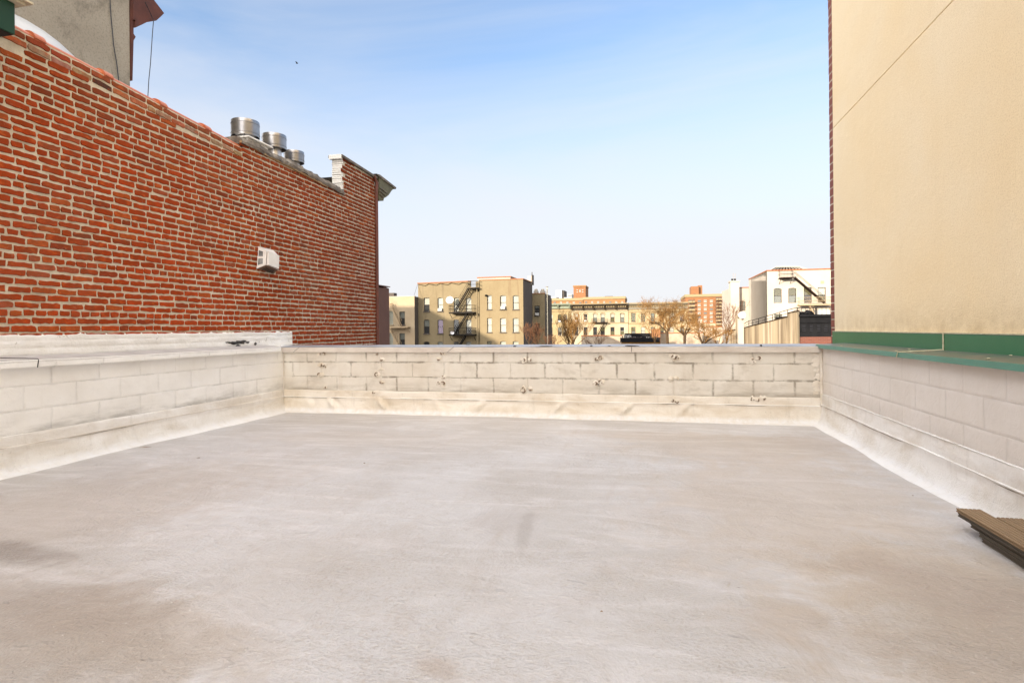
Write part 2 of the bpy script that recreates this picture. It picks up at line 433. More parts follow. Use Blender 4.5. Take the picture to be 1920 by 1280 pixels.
M['wood'] = surf('weathered_wood', (0.42, 0.27, 0.13), (0.28, 0.18, 0.10), 8, 0.8, 30, 0.4, 0.01)
M['galv'] = surf('galvanised_steel', (0.36, 0.345, 0.34), (0.26, 0.25, 0.25), 6, 0.32, 8, 0.06, 0.01, metal=0.95)
M['galvwhite'] = surf('vent_neck', (0.672, 0.6552, 0.6384), (0.5544, 0.5208, 0.504), 6, 0.35, 8, 0.1, 0.01, metal=0.6)
M['galvdark'] = surf('steel_seam', (0.13, 0.12, 0.12), None, metal=0.7, rough=0.5, bst=0)
M['plastic'] = surf('white_enamel', (0.8064, 0.7862, 0.756), (0.7258, 0.6854, 0.635), 7, 0.35, 10, 0.05, 0.005)
M['slot'] = surf('dark_slot', (0.03, 0.028, 0.026), None, bst=0)
M['brownm'] = surf('dirty_metal', (0.20, 0.14, 0.10), (0.12, 0.08, 0.06), 20, 0.6, 30, 0.3, 0.004)
M['concrete'] = stucco_mat('old_render', (0.42, 0.38, 0.315), (0.33, 0.295, 0.24), (0.13, 0.115, 0.095), 30.0)
M['stucco'] = stucco_mat('tan_stucco', (0.93, 0.79, 0.56), (0.92, 0.75, 0.49), (0.62, 0.46, 0.26))
M['eave'] = surf('brown_eave', (0.12, 0.042, 0.03), (0.078, 0.03, 0.024), 3, 0.7, 20, 0.3, 0.01)
M['cable'] = surf('cable', (0.03, 0.03, 0.035), None, rough=0.5, bst=0)
M['green'] = surf('green_metal', (0.02, 0.15, 0.055), (0.028, 0.18, 0.075), 1.2, 0.32, 3, 0.12, 0.02, spec=0.5)
M['teal'] = surf('teal_metal', (0.085, 0.27, 0.215), (0.07, 0.22, 0.16), 2, 0.35, 3, 0.12, 0.02, spec=0.5)
M['greentop'] = surf('dusty_green_metal', (0.06, 0.095, 0.065), (0.15, 0.125, 0.09), 7, 0.4, 10, 0.3, 0.01, spec=0.5)
M['seal'] = surf('sealant', (0.62, 0.58, 0.42), (0.42, 0.38, 0.24), 30, 0.6, 40, 0.3, 0.003)
M['cream'] = surf('cream_trim', (0.62, 0.56, 0.42), (0.45, 0.39, 0.28), 9, 0.6, 20, 0.2, 0.01)
M['cornice'] = surf('olive_cornice', (0.16, 0.15, 0.075), (0.10, 0.09, 0.05), 6, 0.6, 14, 0.3, 0.01)
M['pipe'] = surf('painted_downspout', (0.17, 0.062, 0.045), (0.12, 0.05, 0.04), 6, 0.5, 10, 0.1, 0.01)
M['deck'] = surf('composite_board', (0.25, 0.165, 0.09), (0.19, 0.125, 0.07), 6, 0.6, 60, 0.3, 0.003, stretch=(6, 0.5, 6))
M['deckgrey'] = surf('weathered_board', (0.115, 0.095, 0.068), (0.075, 0.062, 0.047), 6, 0.65, 60, 0.3, 0.003, stretch=(6, 0.5, 6))
# far things
M['glass'] = glass_mat()
M['interior'] = surf('dark_room', (0.02, 0.02, 0.022), None, bst=0)
M['blind'] = surf('white_blind', (0.336, 0.3192, 0.2856), (0.3024, 0.2772, 0.2352), 2, 0.7, 1, 0, 0, stretch=(1, 1, 8))
M['blindgrey'] = surf('grey_curtain', (0.147, 0.147, 0.133), (0.1155, 0.112, 0.105), 6, 0.8, 1, 0, 0, stretch=(6, 6, 1))
M['purple'] = surf('purple_curtain', (0.16, 0.085, 0.17), (0.11, 0.055, 0.13), 6, 0.8, 1, 0, 0, stretch=(8, 8, 1))
M['yelblind'] = surf('yellowed_blind', (0.1001, 0.0847, 0.04235), (0.06545, 0.05775, 0.0308), 2, 0.8, 1, 0, 0, stretch=(1, 1, 5))
M['wframe'] = surf('dark_frame', (0.045, 0.035, 0.03), None, rough=0.5, bst=0)
M['wframew'] = surf('white_frame', (0.31, 0.29, 0.25), None, rough=0.5, bst=0)
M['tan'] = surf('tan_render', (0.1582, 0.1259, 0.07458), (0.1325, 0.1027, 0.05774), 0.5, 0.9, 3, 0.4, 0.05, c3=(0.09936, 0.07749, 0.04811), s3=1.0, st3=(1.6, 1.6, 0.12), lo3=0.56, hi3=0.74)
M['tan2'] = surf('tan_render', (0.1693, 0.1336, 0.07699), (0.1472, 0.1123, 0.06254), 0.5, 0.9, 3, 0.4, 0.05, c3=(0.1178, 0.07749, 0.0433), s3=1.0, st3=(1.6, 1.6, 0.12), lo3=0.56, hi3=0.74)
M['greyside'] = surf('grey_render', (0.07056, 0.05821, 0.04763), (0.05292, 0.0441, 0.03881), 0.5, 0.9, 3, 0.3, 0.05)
M['creamwall'] = surf('cream_render', (0.2812, 0.2223, 0.1497), (0.2495, 0.1905, 0.1225), 0.6, 0.9, 3, 0.3, 0.05)
M['pinkwall'] = surf('mauve_render', (0.1613, 0.084, 0.06384), (0.1277, 0.0672, 0.05376), 0.7, 0.9, 3, 0.4, 0.05)
M['iron'] = surf('black_iron', (0.008, 0.007, 0.006), None, rough=0.7, bst=0, spec=0.1)
M['greendark'] = surf('dark_green_metal', (0.010, 0.045, 0.022), (0.014, 0.06, 0.03), 2, 0.4, 4, 0.1, 0.01)
M['ironbrown'] = surf('brown_iron', (0.012, 0.007, 0.005), None, rough=0.8, bst=0, spec=0.05)
M['scrap'] = surf('brown_scrap', (0.0225, 0.01125, 0.00675), None, rough=0.6, bst=0)
M['ironcream'] = surf('cream_iron', (0.27, 0.198, 0.12), None, rough=0.6, bst=0)
M['yellow'] = surf('yellow_painted_brick', (0.2688, 0.2161, 0.132), (0.2401, 0.1824, 0.1021), 0.4, 0.9, 2, 0.3, 0.05, c3=(0.1921, 0.1392, 0.07801), s3=0.8, lo3=0.56, hi3=0.7)
M['yellow2'] = surf('pale_painted_brick', (0.2881, 0.2449, 0.174), (0.2592, 0.2112, 0.132), 0.4, 0.9, 2, 0.3, 0.05)
M['yellow3'] = surf('ochre_painted_brick', (0.2304, 0.1777, 0.09603), (0.2017, 0.1488, 0.07801), 0.4, 0.9, 2, 0.3, 0.05)
M['mint'] = surf('mint_cornice', (0.1512, 0.1739, 0.1285), (0.1247, 0.1436, 0.1058), 1, 0.7, 2, 0.1, 0.02)
M['darkcor'] = surf('dark_cornice', (0.02295, 0.01566, 0.00945), (0.0351, 0.0243, 0.0135), 1.2, 0.7, 2, 0.2, 0.02)
M['greycor'] = surf('grey_cornice', (0.162, 0.144, 0.108), (0.126, 0.108, 0.0765), 1, 0.7, 2, 0.1, 0.02)
M['orange'] = far_brick_mat('orange_brick', (0.1878, 0.07756, 0.02653), (0.1552, 0.05919, 0.02041), (0.1715, 0.09801, 0.04899), 0.8, 0.25, ms=0.02)
M['orange2'] = far_brick_mat('orange_brick', (0.2041, 0.09801, 0.0347), (0.1796, 0.08165, 0.02857), (0.1878, 0.1143, 0.05307), 0.8, 0.25, ms=0.02)
M['band'] = surf('cream_band', (0.1966, 0.1512, 0.08316), None, bst=0)
M['bwhite'] = surf('white_render', (0.3322, 0.2942, 0.2468), (0.2942, 0.2562, 0.2136), 0.35, 0.85, 3, 0.2, 0.04)
M['fwhite'] = surf('far_white', (0.336, 0.3276, 0.3108), (0.294, 0.2856, 0.2772), 0.1, 0.8, 1, 0, 0)
M['yard'] = surf('whitewashed_wall', (0.3113, 0.2595, 0.2029), (0.2453, 0.1887, 0.132), 0.8, 0.9, 3, 0.4, 0.05, c3=(0.1698, 0.1226, 0.08021), s3=1.5, lo3=0.58, hi3=0.7)
M['ribbed'] = ribbed_mat()
M['black'] = surf('black_paint', (0.004, 0.004, 0.005), (0.008, 0.008, 0.009), 2, 0.7, 6, 0.2, 0.02, spec=0.1)
M['slate'] = surf('dark_slat', (0.018, 0.018, 0.021), None, rough=0.7, bst=0, spec=0.1)
M['redbrick'] = far_brick_mat('red_brick', (0.117, 0.0315, 0.018), (0.09, 0.0225, 0.0135), (0.108, 0.063, 0.045), 0.42, 0.16, ms=0.018)
M['stripbrick'] = surf('painted_brick', (0.25, 0.075, 0.05), (0.20, 0.06, 0.045), 8, 0.7, 30, 0.4, 0.006)
M['bark'] = surf('bark', (0.05998, 0.03528, 0.01588), (0.03175, 0.0194, 0.01058), 4, 0.9, 8, 0.5, 0.03)
M['twig'] = surf('twigs', (0.1764, 0.09135, 0.02495), (0.1197, 0.05785, 0.01663), 2, 0.9, 1, 0, 0)
M['twigred'] = surf('red_twigs', (0.1008, 0.042, 0.0168), (0.063, 0.0273, 0.0126), 2, 0.9, 1, 0, 0)
M['ground'] = surf('yard_soil', (0.10, 0.085, 0.06), (0.16, 0.14, 0.11), 0.1, 0.95, 1, 0.3, 0.1)
M['roofing'] = surf('flat_roofing', (0.20, 0.19, 0.18), (0.13, 0.125, 0.12), 0.6, 0.9, 4, 0.3, 0.03)
M['dishw'] = surf('dish_enamel', (0.432, 0.444, 0.456), None, rough=0.35, bst=0)
M['ochre'] = surf('dry_leaves', (0.1764, 0.0924, 0.0252), (0.084, 0.042, 0.0126), 3, 0.95, 9, 0.8, 0.1)


# ------------------------------------------------------------------ mesh building
class MB:
    def __init__(s):
        s.v = []
        s.f = []
        s.c = []

    def poly(s, pts, col=None):
        n = len(s.v)
        s.v += [tuple(p) for p in pts]
        s.f.append(list(range(n, n + len(pts))))
        s.c.append(col)

    def box(s, x0, x1, y0, y1, z0, z1, col=None):
        n = len(s.v)
        s.v += [(x, y, z) for x in (x0, x1) for y in (y0, y1) for z in (z0, z1)]
        for q in ((0, 1, 3, 2), (4, 6, 7, 5), (0, 4, 5, 1), (2, 3, 7, 6), (0, 2, 6, 4), (1, 5, 7, 3)):
            s.f.append([n + i for i in q])
            s.c.append(col)
        return s

    def prism(s, pts, d):
        """closed polygon (3-D points) extruded by vector d"""
        n = len(s.v)
        k = len(pts)
        d = Vector(d)
        pts = [Vector(p) for p in pts]
        s.v += [tuple(p) for p in pts] + [tuple(p + d) for p in pts]
        s.f.append([n + i for i in range(k)][::-1])
        s.c.append(None)
        s.f.append([n + k + i for i in range(k)])
        s.c.append(None)
        for i in range(k):
            j = (i + 1) % k
            s.f.append([n + i, n + j, n + k + j, n + k + i])
            s.c.append(None)
        return s

    def tube(s, pts, r, n=6, cap=True):
        pts = [Vector(p) for p in pts]
        rs = r if isinstance(r, (list, tuple)) else [r] * len(pts)
        base = len(s.v)
        for i, p in enumerate(pts):
            a = pts[max(i - 1, 0)]
            b = pts[min(i + 1, len(pts) - 1)]
            t = (b - a)
            if t.length < 1e-9:
                t = Vector((0, 0, 1))
            t.normalize()
            ref = Vector((0, 0, 1)) if abs(t.z) < 0.9 else Vector((1, 0, 0))
            e1 = t.cross(ref).normalized()
            e2 = t.cross(e1)
            for k in range(n):
                an = 2 * math.pi * k / n
                s.v.append(tuple(p + (e1 * math.cos(an) + e2 * math.sin(an)) * rs[i]))
        for i in range(len(pts) - 1):
            for k in range(n):
                a = base + i * n + k
                b = base + i * n + (k + 1) % n
                s.f.append([a, b, b + n, a + n])
                s.c.append(None)
        if cap:
            s.f.append([base + k for k in range(n)][::-1])
            s.c.append(None)
            e = base + (len(pts) - 1) * n
            s.f.append([e + k for k in range(n)])
            s.c.append(None)
        return s

    def lathe(s, cx, cy, prof, n=32, close=False):
        base = len(s.v)
        for (r, z) in prof:
            for k in range(n):
                a = 2 * math.pi * k / n
                s.v.append((cx + r * math.cos(a), cy + r * math.sin(a), z))
        for i in range(len(prof) - 1):
            for k in range(n):
                a = base + i * n + k
                b = base + i * n + (k + 1) % n
                s.f.append([a, b, b + n, a + n])
                s.c.append(None)
        return s

    def lump(s, c, rx, ry, rz, seed=0, n=8, m=5, amp=0.3):
        base = len(s.v)
        for i in range(m + 1):
            th = math.pi * i / m
            for k in range(n):
                ph = 2 * math.pi * k / n
                d = Vector((math.sin(th) * math.cos(ph), math.sin(th) * math.sin(ph), math.cos(th)))
                q = 1 + amp * noise.noise(d * 1.7 + Vector((seed * 3.1, seed * 1.7, 0)))
                s.v.append((c[0] + d.x * rx * q, c[1] + d.y * ry * q, c[2] + d.z * rz * q))
        for i in range(m):
            for k in range(n):
                a = base + i * n + k
                b = base + i * n + (k + 1) % n
                s.f.append([a, b, b + n, a + n])
                s.c.append(None)
        return s

    def build(s, name, mat, parent=None, smooth=False, bevel=0.0):
        me = bpy.data.meshes.new(name)
        off = Vector((0, 0, 0))
        if parent is not None:
            p = parent
            while p is not None:
                off += p.location
                p = p.parent
        me.from_pydata([tuple(Vector(v) - off) for v in s.v], [], s.f)
        me.materials.append(mat)
        if any(c is not None for c in s.c):
            at = me.attributes.new('brick_colour', 'FLOAT_COLOR', 'FACE')
            for i, c in enumerate(s.c):
                at.data[i].color = (c[0], c[1], c[2], 1) if c else (0.3, 0.1, 0.05, 1)
        bm = bmesh.new()
        bm.from_mesh(me)
        if bevel:
            bmesh.ops.remove_doubles(bm, verts=bm.verts, dist=1e-5)
        bmesh.ops.recalc_face_normals(bm, faces=bm.faces)
        if bevel:
            bmesh.ops.bevel(bm, geom=list(bm.edges), offset=bevel, segments=2, affect='EDGES', profile=0.5)
        bm.to_mesh(me)
        bm.free()
        if smooth:
            for p in me.polygons:
                p.use_smooth = True
            me.set_sharp_from_angle(angle=R(38))
        o = bpy.data.objects.new(name, me)
        COL.objects.link(o)
        if parent is not None:
            o.parent = parent
        return o


def thing(name, label, cat, loc=(0, 0, 0), group=None):
    o = bpy.data.objects.new(name, None)
    COL.objects.link(o)
    o.location = loc
    o.empty_display_size = 0.2
    o['label'] = label
    o['category'] = cat
    if group:
        o['group'] = group
    return o


def tag(o, label, cat, group=None):
    o['label'] = label
    o['category'] = cat
    if group:
        o['group'] = group
    return o


def struct(o):
    o['kind'] = 'structure'
    return o


GZ = -12.0
# ------------------------------------------------------------------ setting: ground, terrace floor
g = MB()
g.poly([(-1500, -600, GZ), (1500, -600, GZ), (1500, 2500, GZ), (-1500, 2500, GZ)])
struct(g.build('ground', M['ground']))

XL, XR, YF = -5.33, 2.10, 7.73          # inner wall planes
fl = MB()
nx, ny = 90, 150
for j in range(ny + 1):
    for i in range(nx + 1):
        x = -5.36 + (7.5) * i / nx
        y = -6 + 13.75 * j / ny
        z = 0.012 * noise.noise(Vector((x * 0.7, y * 0.7, 3))) + 0.004 * noise.noise(Vector((x * 3, y * 3, 7)))
        fl.v.append((x, y, z - 0.006))
for j in range(ny):
    for i in range(nx):
        a = j * (nx + 1) + i
        fl.f.append([a, a + 1, a + nx + 2, a + nx + 1])
        fl.c.append(None)
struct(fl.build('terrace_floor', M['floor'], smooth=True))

hb = thing('building', 'building under the white coated roof terrace', 'building', (-1.6, 0, GZ))
b = MB()
b.box(-5.36, 2.14, -6, 7.74, GZ, -0.06)
b.build('wall', M['redbrick'], hb)


# ------------------------------------------------------------------ parapets
def profile_strip(mb, p0, along, out, L, prof, n, amp=1.0, seed=0.0, crease=None):
    """sheet whose cross-section prof = [(distance out of the wall, z)] runs along a wall"""
    base = len(mb.v)
    k = len(prof)
    for i in range(n + 1):
        s_ = L * i / n
        for j, (d, z) in enumerate(prof):
            q = noise.noise(Vector((s_ * 1.7 + seed, z * 7, seed)))
            q2 = noise.noise(Vector((s_ * 5 + seed, z * 14, seed + 5)))
            dd = d + amp * (0.010 * q + 0.004 * q2) * (0.4 if j == 0 else 1)
            if crease:
                dd += crease(s_, z)
            zz = z + (0.006 * noise.noise(Vector((s_ * 0.9, seed, 1))) + 0.004 * noise.noise(Vector((s_ * 4, seed, 2))) if 0 < j < k - 1 or j == 0 else 0)
            P = p0 + along * s_ + out * max(dd, 0.002) + UP * zz
            mb.v.append(tuple(P))
    for i in range(n):
        for j in range(k - 1):
            a = base + i * k + j
            mb.f.append([a, a + 1, a + k + 1, a + k])
            mb.c.append(None)


PROF_UP = [(0.0, 0.315), (0.006, 0.31), (0.008, 0.29), (0.009, 0.25), (0.010, 0.22), (0.010, 0.195)]
PROF_LO = [(0.004, 0.222), (0.020, 0.219), (0.022, 0.210), (0.018, 0.19), (0.020, 0.16), (0.023, 0.13), (0.028, 0.10), (0.036, 0.07),
           (0.048, 0.045), (0.064, 0.025), (0.082, 0.010), (0.115, 0.002), (0.15, -0.015)]


def wavy_line(mb, p0, along, out, L, z, d, r, n, seed):
    pts = []
    for i in range(n + 1):
        s_ = L * i / n
        pts.append(p0 + along * s_ + out * (d + 0.004 * noise.noise(Vector((s_ * 3, seed, 0)))) +
                   UP * (z + 0.006 * noise.noise(Vector((s_ * 0.9, seed, 1))) + 0.004 * noise.noise(Vector((s_ * 4, seed, 2)))))
    mb.tube(pts, r, 5)


# far parapet
pf = thing('parapet_wall', 'stained cream block parapet at the far end, with rusty bolt stubs', 'wall', (-1.6, YF, 0))
b = MB()
b.box(-5.60, 2.40, YF, YF + 0.30, 0.0, 0.90)
b.box(-5.60, 2.40, YF + 0.002, YF + 0.298, GZ, -0.01)
b.build('block_wall', M['blk_far'], pf)


def far_crease(s_, z):
    if z > 0.215 or z < 0.03:
        return 0
    x = -5.33 + s_
    t = 0
    for (cx, a, sl) in ((-4.55, 0.030, 0.6), (-3.75, 0.035, 0.6), (-4.9, 0.015, 0.3), (-2.2, 0.016, -0.8), (-1.1, 0.02, -0.8), (-0.2, 0.02, -0.9), (0.5, 0.018, -0.7), (-2.9, 0.012, 0.5)):
        dx = x - (cx + (0.2 - z) * sl)
        t += 1.7 * a * (math.exp(-(dx / 0.05) ** 2) - 0.6 * math.exp(-((dx - 0.08) / 0.04) ** 2)) * math.sin(min(1, (0.215 - z) / 0.18) * math.pi)
    return t


b = MB()
p0 = Vector((-5.33, YF, 0))
profile_strip(b, p0, Vector((1, 0, 0)), Vector((0, -1, 0)), 7.43, PROF_UP, 150, 0.5, 2.0)
profile_strip(b, p0, Vector((1, 0, 0)), Vector((0, -1, 0)), 7.43, PROF_LO, 260, 1.0, 9.0, far_crease)
b.build('base_flashing', M['flash_far'], pf, smooth=True)
b = MB()
wavy_line(b, p0, Vector((1, 0, 0)), Vector((0, -1, 0)), 7.4, 0.205, 0.018, 0.003, 200, 9)
b.build('lap_shadow', M['grime_shade'], pf, smooth=True)  # thin dark tube standing in for the shadow under the lap
b = MB()
wavy_line(b, p0, Vector((1, 0, 0)), Vector((0, -1, 0)), 7.4, 0.216, 0.022, 0.005, 120, 9)
b.build('sealant_bead', M['flash'], pf, smooth=True)
# coping with a slightly bowed top
b = MB()
segs = 40
prof = [(-0.035, 0.875), (-0.035, 0.938), (-0.028, 0.944), (0.10, 0.955), (0.33, 0.966), (0.335, 0.88), (-0.012, 0.88)]


def strip_profile(mb, prof, segs, fn):
    base = len(mb.v)
    k = len(prof)
    for i in range(segs + 1):
        for j, (a, z) in enumerate(prof):
            mb.v.append(tuple(fn(i / segs, a, z, j)))
    for i in range(segs):
        for j in range(k):
            a = base + i * k + j
            c = base + i * k + (j + 1) % k
            mb.f.append([a, c, c + k, a + k])
            mb.c.append(None)
    mb.f.append([base + j for j in range(k)])
    mb.c.append(None)
    mb.f.append([base + segs * k + j for j in range(k)])
    mb.c.append(None)


def far_cap(t, a, z, j):
    x = -5.40 + 7.55 * t
    return Vector((x, YF + a + 0.004 * noise.noise(Vector((x * 2, 0, j))), z + 0.007 * noise.noise(Vector((x * 0.9, 4, 0))) + 0.003 * noise.noise(Vector((x * 4, j, 0)))))


strip_profile(b, prof, 60, far_cap)
b.build('coping', M['cap'], pf)
b = MB()


def far_sheet(t, a, z, j):
    q = far_cap(t, a, z, j)
    return q + Vector((0, 0, 0.003))


strip_profile(b, [(-0.030, 0.946), (0.10, 0.957), (0.328, 0.968), (0.328, 0.963), (0.10, 0.953), (-0.028, 0.943)], 60, far_sheet)
b.build('coping_sheet', M['captop'], pf)
# open laps and torn tar on the coping
b = MB()
for (px, ww, hh) in ((1184, 0.10, 0.008), (1024, 0.09, 0.004), (965, 0.02, 0.01), (1109, 0.015, 0.008), (1427, 0.012, 0.012), (1142, 0.02, 0.004)):
    q = atY(px, 650, YF + 0.02)
    b.lump((q.x, YF + 0.03, 0.955), ww, 0.05, hh, px, 12, 6, 0.7)
b.build('tar_patch', M['tar'], pf, smooth=True)
b = MB()
for (px, l1) in ((850, 1), (1184, 0), (560, 1)):
    q = atY(px, 655, YF - 0.036)
    if l1:
        b.tube([(q.x - 0.09, YF - 0.0365, 0.875), (q.x, YF - 0.036, 0.944), (q.x + 0.14, YF + 0.30, 0.972)], 0.0025, 5)
    else:
        b.tube([(q.x, YF - 0.0365, 0.878), (q.x + 0.003, YF - 0.037, 0.944)], 0.003, 5)
b.build('lap_seam', M['tar'], pf)
# stubs of cut bolts, clotted with paint
rnd = random.Random(4)
stub = [(500 + x / 3.692, 620 + y / 3.692) for x, y in
        ((368, 160), (400, 158), (375, 238), (405, 245), (368, 303), (385, 306), (405, 390), (765, 157), (797, 197), (795, 262), (765, 300), (797, 355),
         (745, 425), (765, 428), (1190, 195), (1220, 152), (1225, 320), (1190, 360), (1222, 363), (1778, 203), (1823, 200), (1780, 398), (1778, 415), (1825, 400))]
stub += [(1000 + x / 3.429, 620 + y / 3.429) for x, y in
         ((405, 182), (432, 173), (400, 337), (435, 328), (885, 160), (925, 172), (905, 170), (880, 308), (920, 303), (893, 446), (925, 450),
          (1410, 192), (1445, 175), (1410, 437), (1475, 432), (1440, 444))]
for i, (px, py) in enumerate(stub):
    q = atY(px, py, YF)
    k = 0.9 + 0.9 * rnd.random()
    b = MB()
    b.lump((q.x, YF - 0.002, q.z), 0.028 * k, 0.014, 0.022 * k, i, 9, 6, 0.9)
    for _ in range(2):
        b.lump((q.x + rnd.uniform(-.04, .04), YF, q.z + rnd.uniform(-.03, .03)), 0.016, 0.008, 0.012, i + 50, 7, 4, 0.8)
    o = b.build('anchor_stub', M['flash_far'], pf, smooth=True)
    if rnd.random() < 0.12:
        continue
    b = MB()
    a0 = rnd.uniform(0, 6)
    pts = [(q.x + 0.016 * k * math.cos(a0 + t * .7), YF - 0.017 - 0.002 * t, q.z + 0.014 * k * math.sin(a0 + t * .7)) for t in range(rnd.choice((3, 4, 6)))]
    b.tube(pts, [0.004, 0.007, 0.009, 0.009, 0.007, 0.004][:len(pts)], 6)
    b.lump((q.x + 0.012, YF - 0.014, q.z - 0.01), 0.009, 0.008, 0.008, i, 7, 4, 0.6)
    b.build('bolt', M['rust'], o, smooth=True)
# lumpy mastic in the corners
b = MB()
pts = []
for i in range(60):
    z = 0.02 + 0.86 * i / 59
    pts.append((XR - 0.012 + 0.012 * noise.noise(Vector((z * 9, 1, 0))), YF - 0.012, z))
b.tube(pts, [0.017 + 0.012 * noise.noise(Vector((i * 0.6, 4, 4))) for i in range(60)], 8)
for i in range(26):
    z = 0.08 + 0.8 * rnd.random()
    b.lump((XR - 0.03 - rnd.random() * 0.06, YF - 0.000, z), 0.03 + .02 * rnd.random(), 0.005, 0.02, i, 8, 5, 0.9)
b.build('corner_mastic', M['flash_far'], pf, smooth=True)
b = MB()
pts = [(XL + 0.006, YF - 0.006, 0.05 + 0.82 * i / 29) for i in range(30)]
b.tube(pts, [0.010 + 0.005 * noise.noise(Vector((i * 0.9, 4, 9))) for i in range(30)], 6)
b.build('corner_mastic', M['cap'], pf, smooth=True)

# left parapet
pl = thing('parapet_wall', 'white block parapet below the red brick wall', 'wall', (XL, 1, 0))
b = MB()
b.box(-5.552, XL, -6, YF - 0.001, 0.0, 0.90)
b.build('block_wall', M['blk_left'], pl)
b = MB()
p0 = Vector((XL, -6, 0))
profile_strip(b, p0, Vector((0, 1, 0)), Vector((1, 0, 0)), 13.70, PROF_UP, 200, 0.6, 21.0)
profile_strip(b, p0, Vector((0, 1, 0)), Vector((1, 0, 0)), 13.70, PROF_LO, 260, 1.0, 31.0)
b.build('base_flashing', M['flash'], pl, smooth=True)
b = MB()
wavy_line(b, p0, Vector((0, 1, 0)), Vector((1, 0, 0)), 13.65, 0.206, 0.016, 0.0022, 260, 31)
b.build('lap_shadow', M['grime_shade'], pl, smooth=True)  # shadow line drawn under the left lap
b = MB()
wavy_line(b, p0, Vector((0, 1, 0)), Vector((1, 0, 0)), 13.65, 0.218, 0.020, 0.004, 160, 31)
b.build('sealant_bead', M['cap'], pl, smooth=True)


def left_cap(t, a, z, j):
    y = -6 + 13.60 * t
    return Vector((XL + a, y, z + 0.006 * noise.noise(Vector((y * 0.9, 14, 0)))))


b = MB()
strip_profile(b, [(-0.215, 0.99), (0.05, 0.957), (0.055, 0.95), (0.055, 0.895), (0.03, 0.893), (0.03, 0.88), (-0.215, 0.88)], 80, left_cap)
b.build('coping', M['blk_left'], pl)
b = MB()
strip_profile(b, [(-0.213, 0.994), (0.048, 0.961), (0.048, 0.958), (-0.213, 0.991)], 80, left_cap)
b.build('coping_sheet', M['captop_pale'], pl)
q = atX(70, 684, XL + 0.056)
b = MB()
b.tube([(XL + 0.057, q.y, 0.89), (XL + 0.057, q.y + 0.01, 0.952), (XL + 0.04, q.y + 0.02, 0.966), (XL - 0.20, q.y - 0.35, 0.999)], 0.004, 6)
b.build('lap_seam', M['tar'], pl)

# right parapet
pr = thing('parapet_wall', 'pale block parapet under the green metal cap', 'wall', (XR, 1, 0))
b = MB()
b.box(XR, 2.40, -6, YF - 0.001, 0.0, 0.925)
b.build('block_wall', M['blk_right'], pr)
b = MB()
p0 = Vector((XR, YF, 0))
PU2 = [(d, z + 0.05 * (z > .2)) for d, z in PROF_UP]
profile_strip(b, p0, Vector((0, -1, 0)), Vector((-1, 0, 0)), 13.70, PU2, 240, 1.3, 41.0)
profile_strip(b, p0, Vector((0, -1, 0)), Vector((-1, 0, 0)), 13.70, [(d, z * 1.06 if z > .1 else z) for d, z in PROF_LO], 260, 1.0, 51.0)
b.build('base_flashing', M['flash'], pr, smooth=True)
b = MB()
wavy_line(b, p0, Vector((0, -1, 0)), Vector((-1, 0, 0)), 13.65, 0.220, 0.018, 0.0022, 260, 51)
b.build('lap_shadow', M['grime_shade'], pr, smooth=True)  # dark tube for the shade below the right lap
b = MB()
wavy_line(b, p0, Vector((0, -1, 0)), Vector((-1, 0, 0)), 13.65, 0.234, 0.022, 0.006, 160, 51)
b.build('sealant_bead', M['flash'], pr, smooth=True)
b = MB()
pts = [(XR - 0.006, YF - 0.05 - 13 * i / 400, 0.365 + 0.008 * noise.noise(Vector((i * .09, 0, 0)))) for i in range(400)]
b.tube(pts, [0.006 + 0.006 * noise.noise(Vector((i * 0.7, 2, 2))) for i in range(400)], 5)
b.build('mastic_bead', M['flash'], pr, smooth=True)

# green metal cap + upstand on the right parapet
gc = thing('metal_cap', 'green sheet metal cap and upstand along the right parapet', 'flashing', (2.2, 4, 0.95))
SX = 2.40
y1c = atX(1561, 635, SX - 0.02).y
b = MB()
seamY = atX(1770, 640, SX - 0.02).y
for (ya, yb) in ((-6, seamY - 0.006), (seamY + 0.006, y1c)):
    b.box(SX - 0.022, SX - 0.004, ya, yb, 0.955, 1.118)
b.build('upstand', M['green'], gc, bevel=0.003)
b = MB()
for (ya, yb) in ((-6, seamY - 0.006), (seamY + 0.006, 7.82)):
    b.prism([(XR - 0.045, ya, 0.965), (SX - 0.024, ya, 0.985), (SX - 0.024, ya, 0.975), (XR - 0.045, ya, 0.955)], (0, yb - ya, 0))
b.build('cap_top', M['greentop'], gc)
b = MB()
for (ya, yb) in ((-6, seamY - 0.006), (seamY + 0.006, 7.82)):
    b.box(XR - 0.050, XR - 0.047, ya, yb, 0.925, 0.967)
b.build('cap_fascia', M['teal'], gc)
b = MB()
b.box(SX - 0.024, SX - 0.001, -6, y1c, 1.120, 1.128)
b.tube([(SX - 0.026, seamY, 0.985), (SX - 0.026, seamY, 1.12)], 0.006, 6)
b.tube([(SX - 0.03, seamY, 0.988), (XR - 0.05, seamY + 0.02, 0.968), (XR - 0.052, seamY + 0.04, 0.927)], 0.006, 6)
b.tube([(XR - 0.05, 7.80, 0.963), (XR - 0.01, 7.84, 0.967)], 0.008, 6)
b.build('sealant_joint', M['seal'], gc)
for (px, py) in ((1571, 647), (1673, 656), (1705, 655), (1853, 670), (1895, 668)):
    q = atZ(px, py, 0.982)
    b = MB()
    x_ = min(max(q.x, XR - 0.02), SX - 0.05)
    b.lump((x_, q.y, 0.968 + 0.02 * (x_ - XR + .045) / .3 + 0.004), 0.011, 0.011, 0.004, 1, 10, 5, 0.1)
    b.build('screw_head', M['seal'], gc, smooth=True)

# ------------------------------------------------------------------ left brick building
BX = -5.55
brb = thing('brick_building', 'red brick side wall of the neighbouring building along the left', 'building', (BX, 3, GZ))


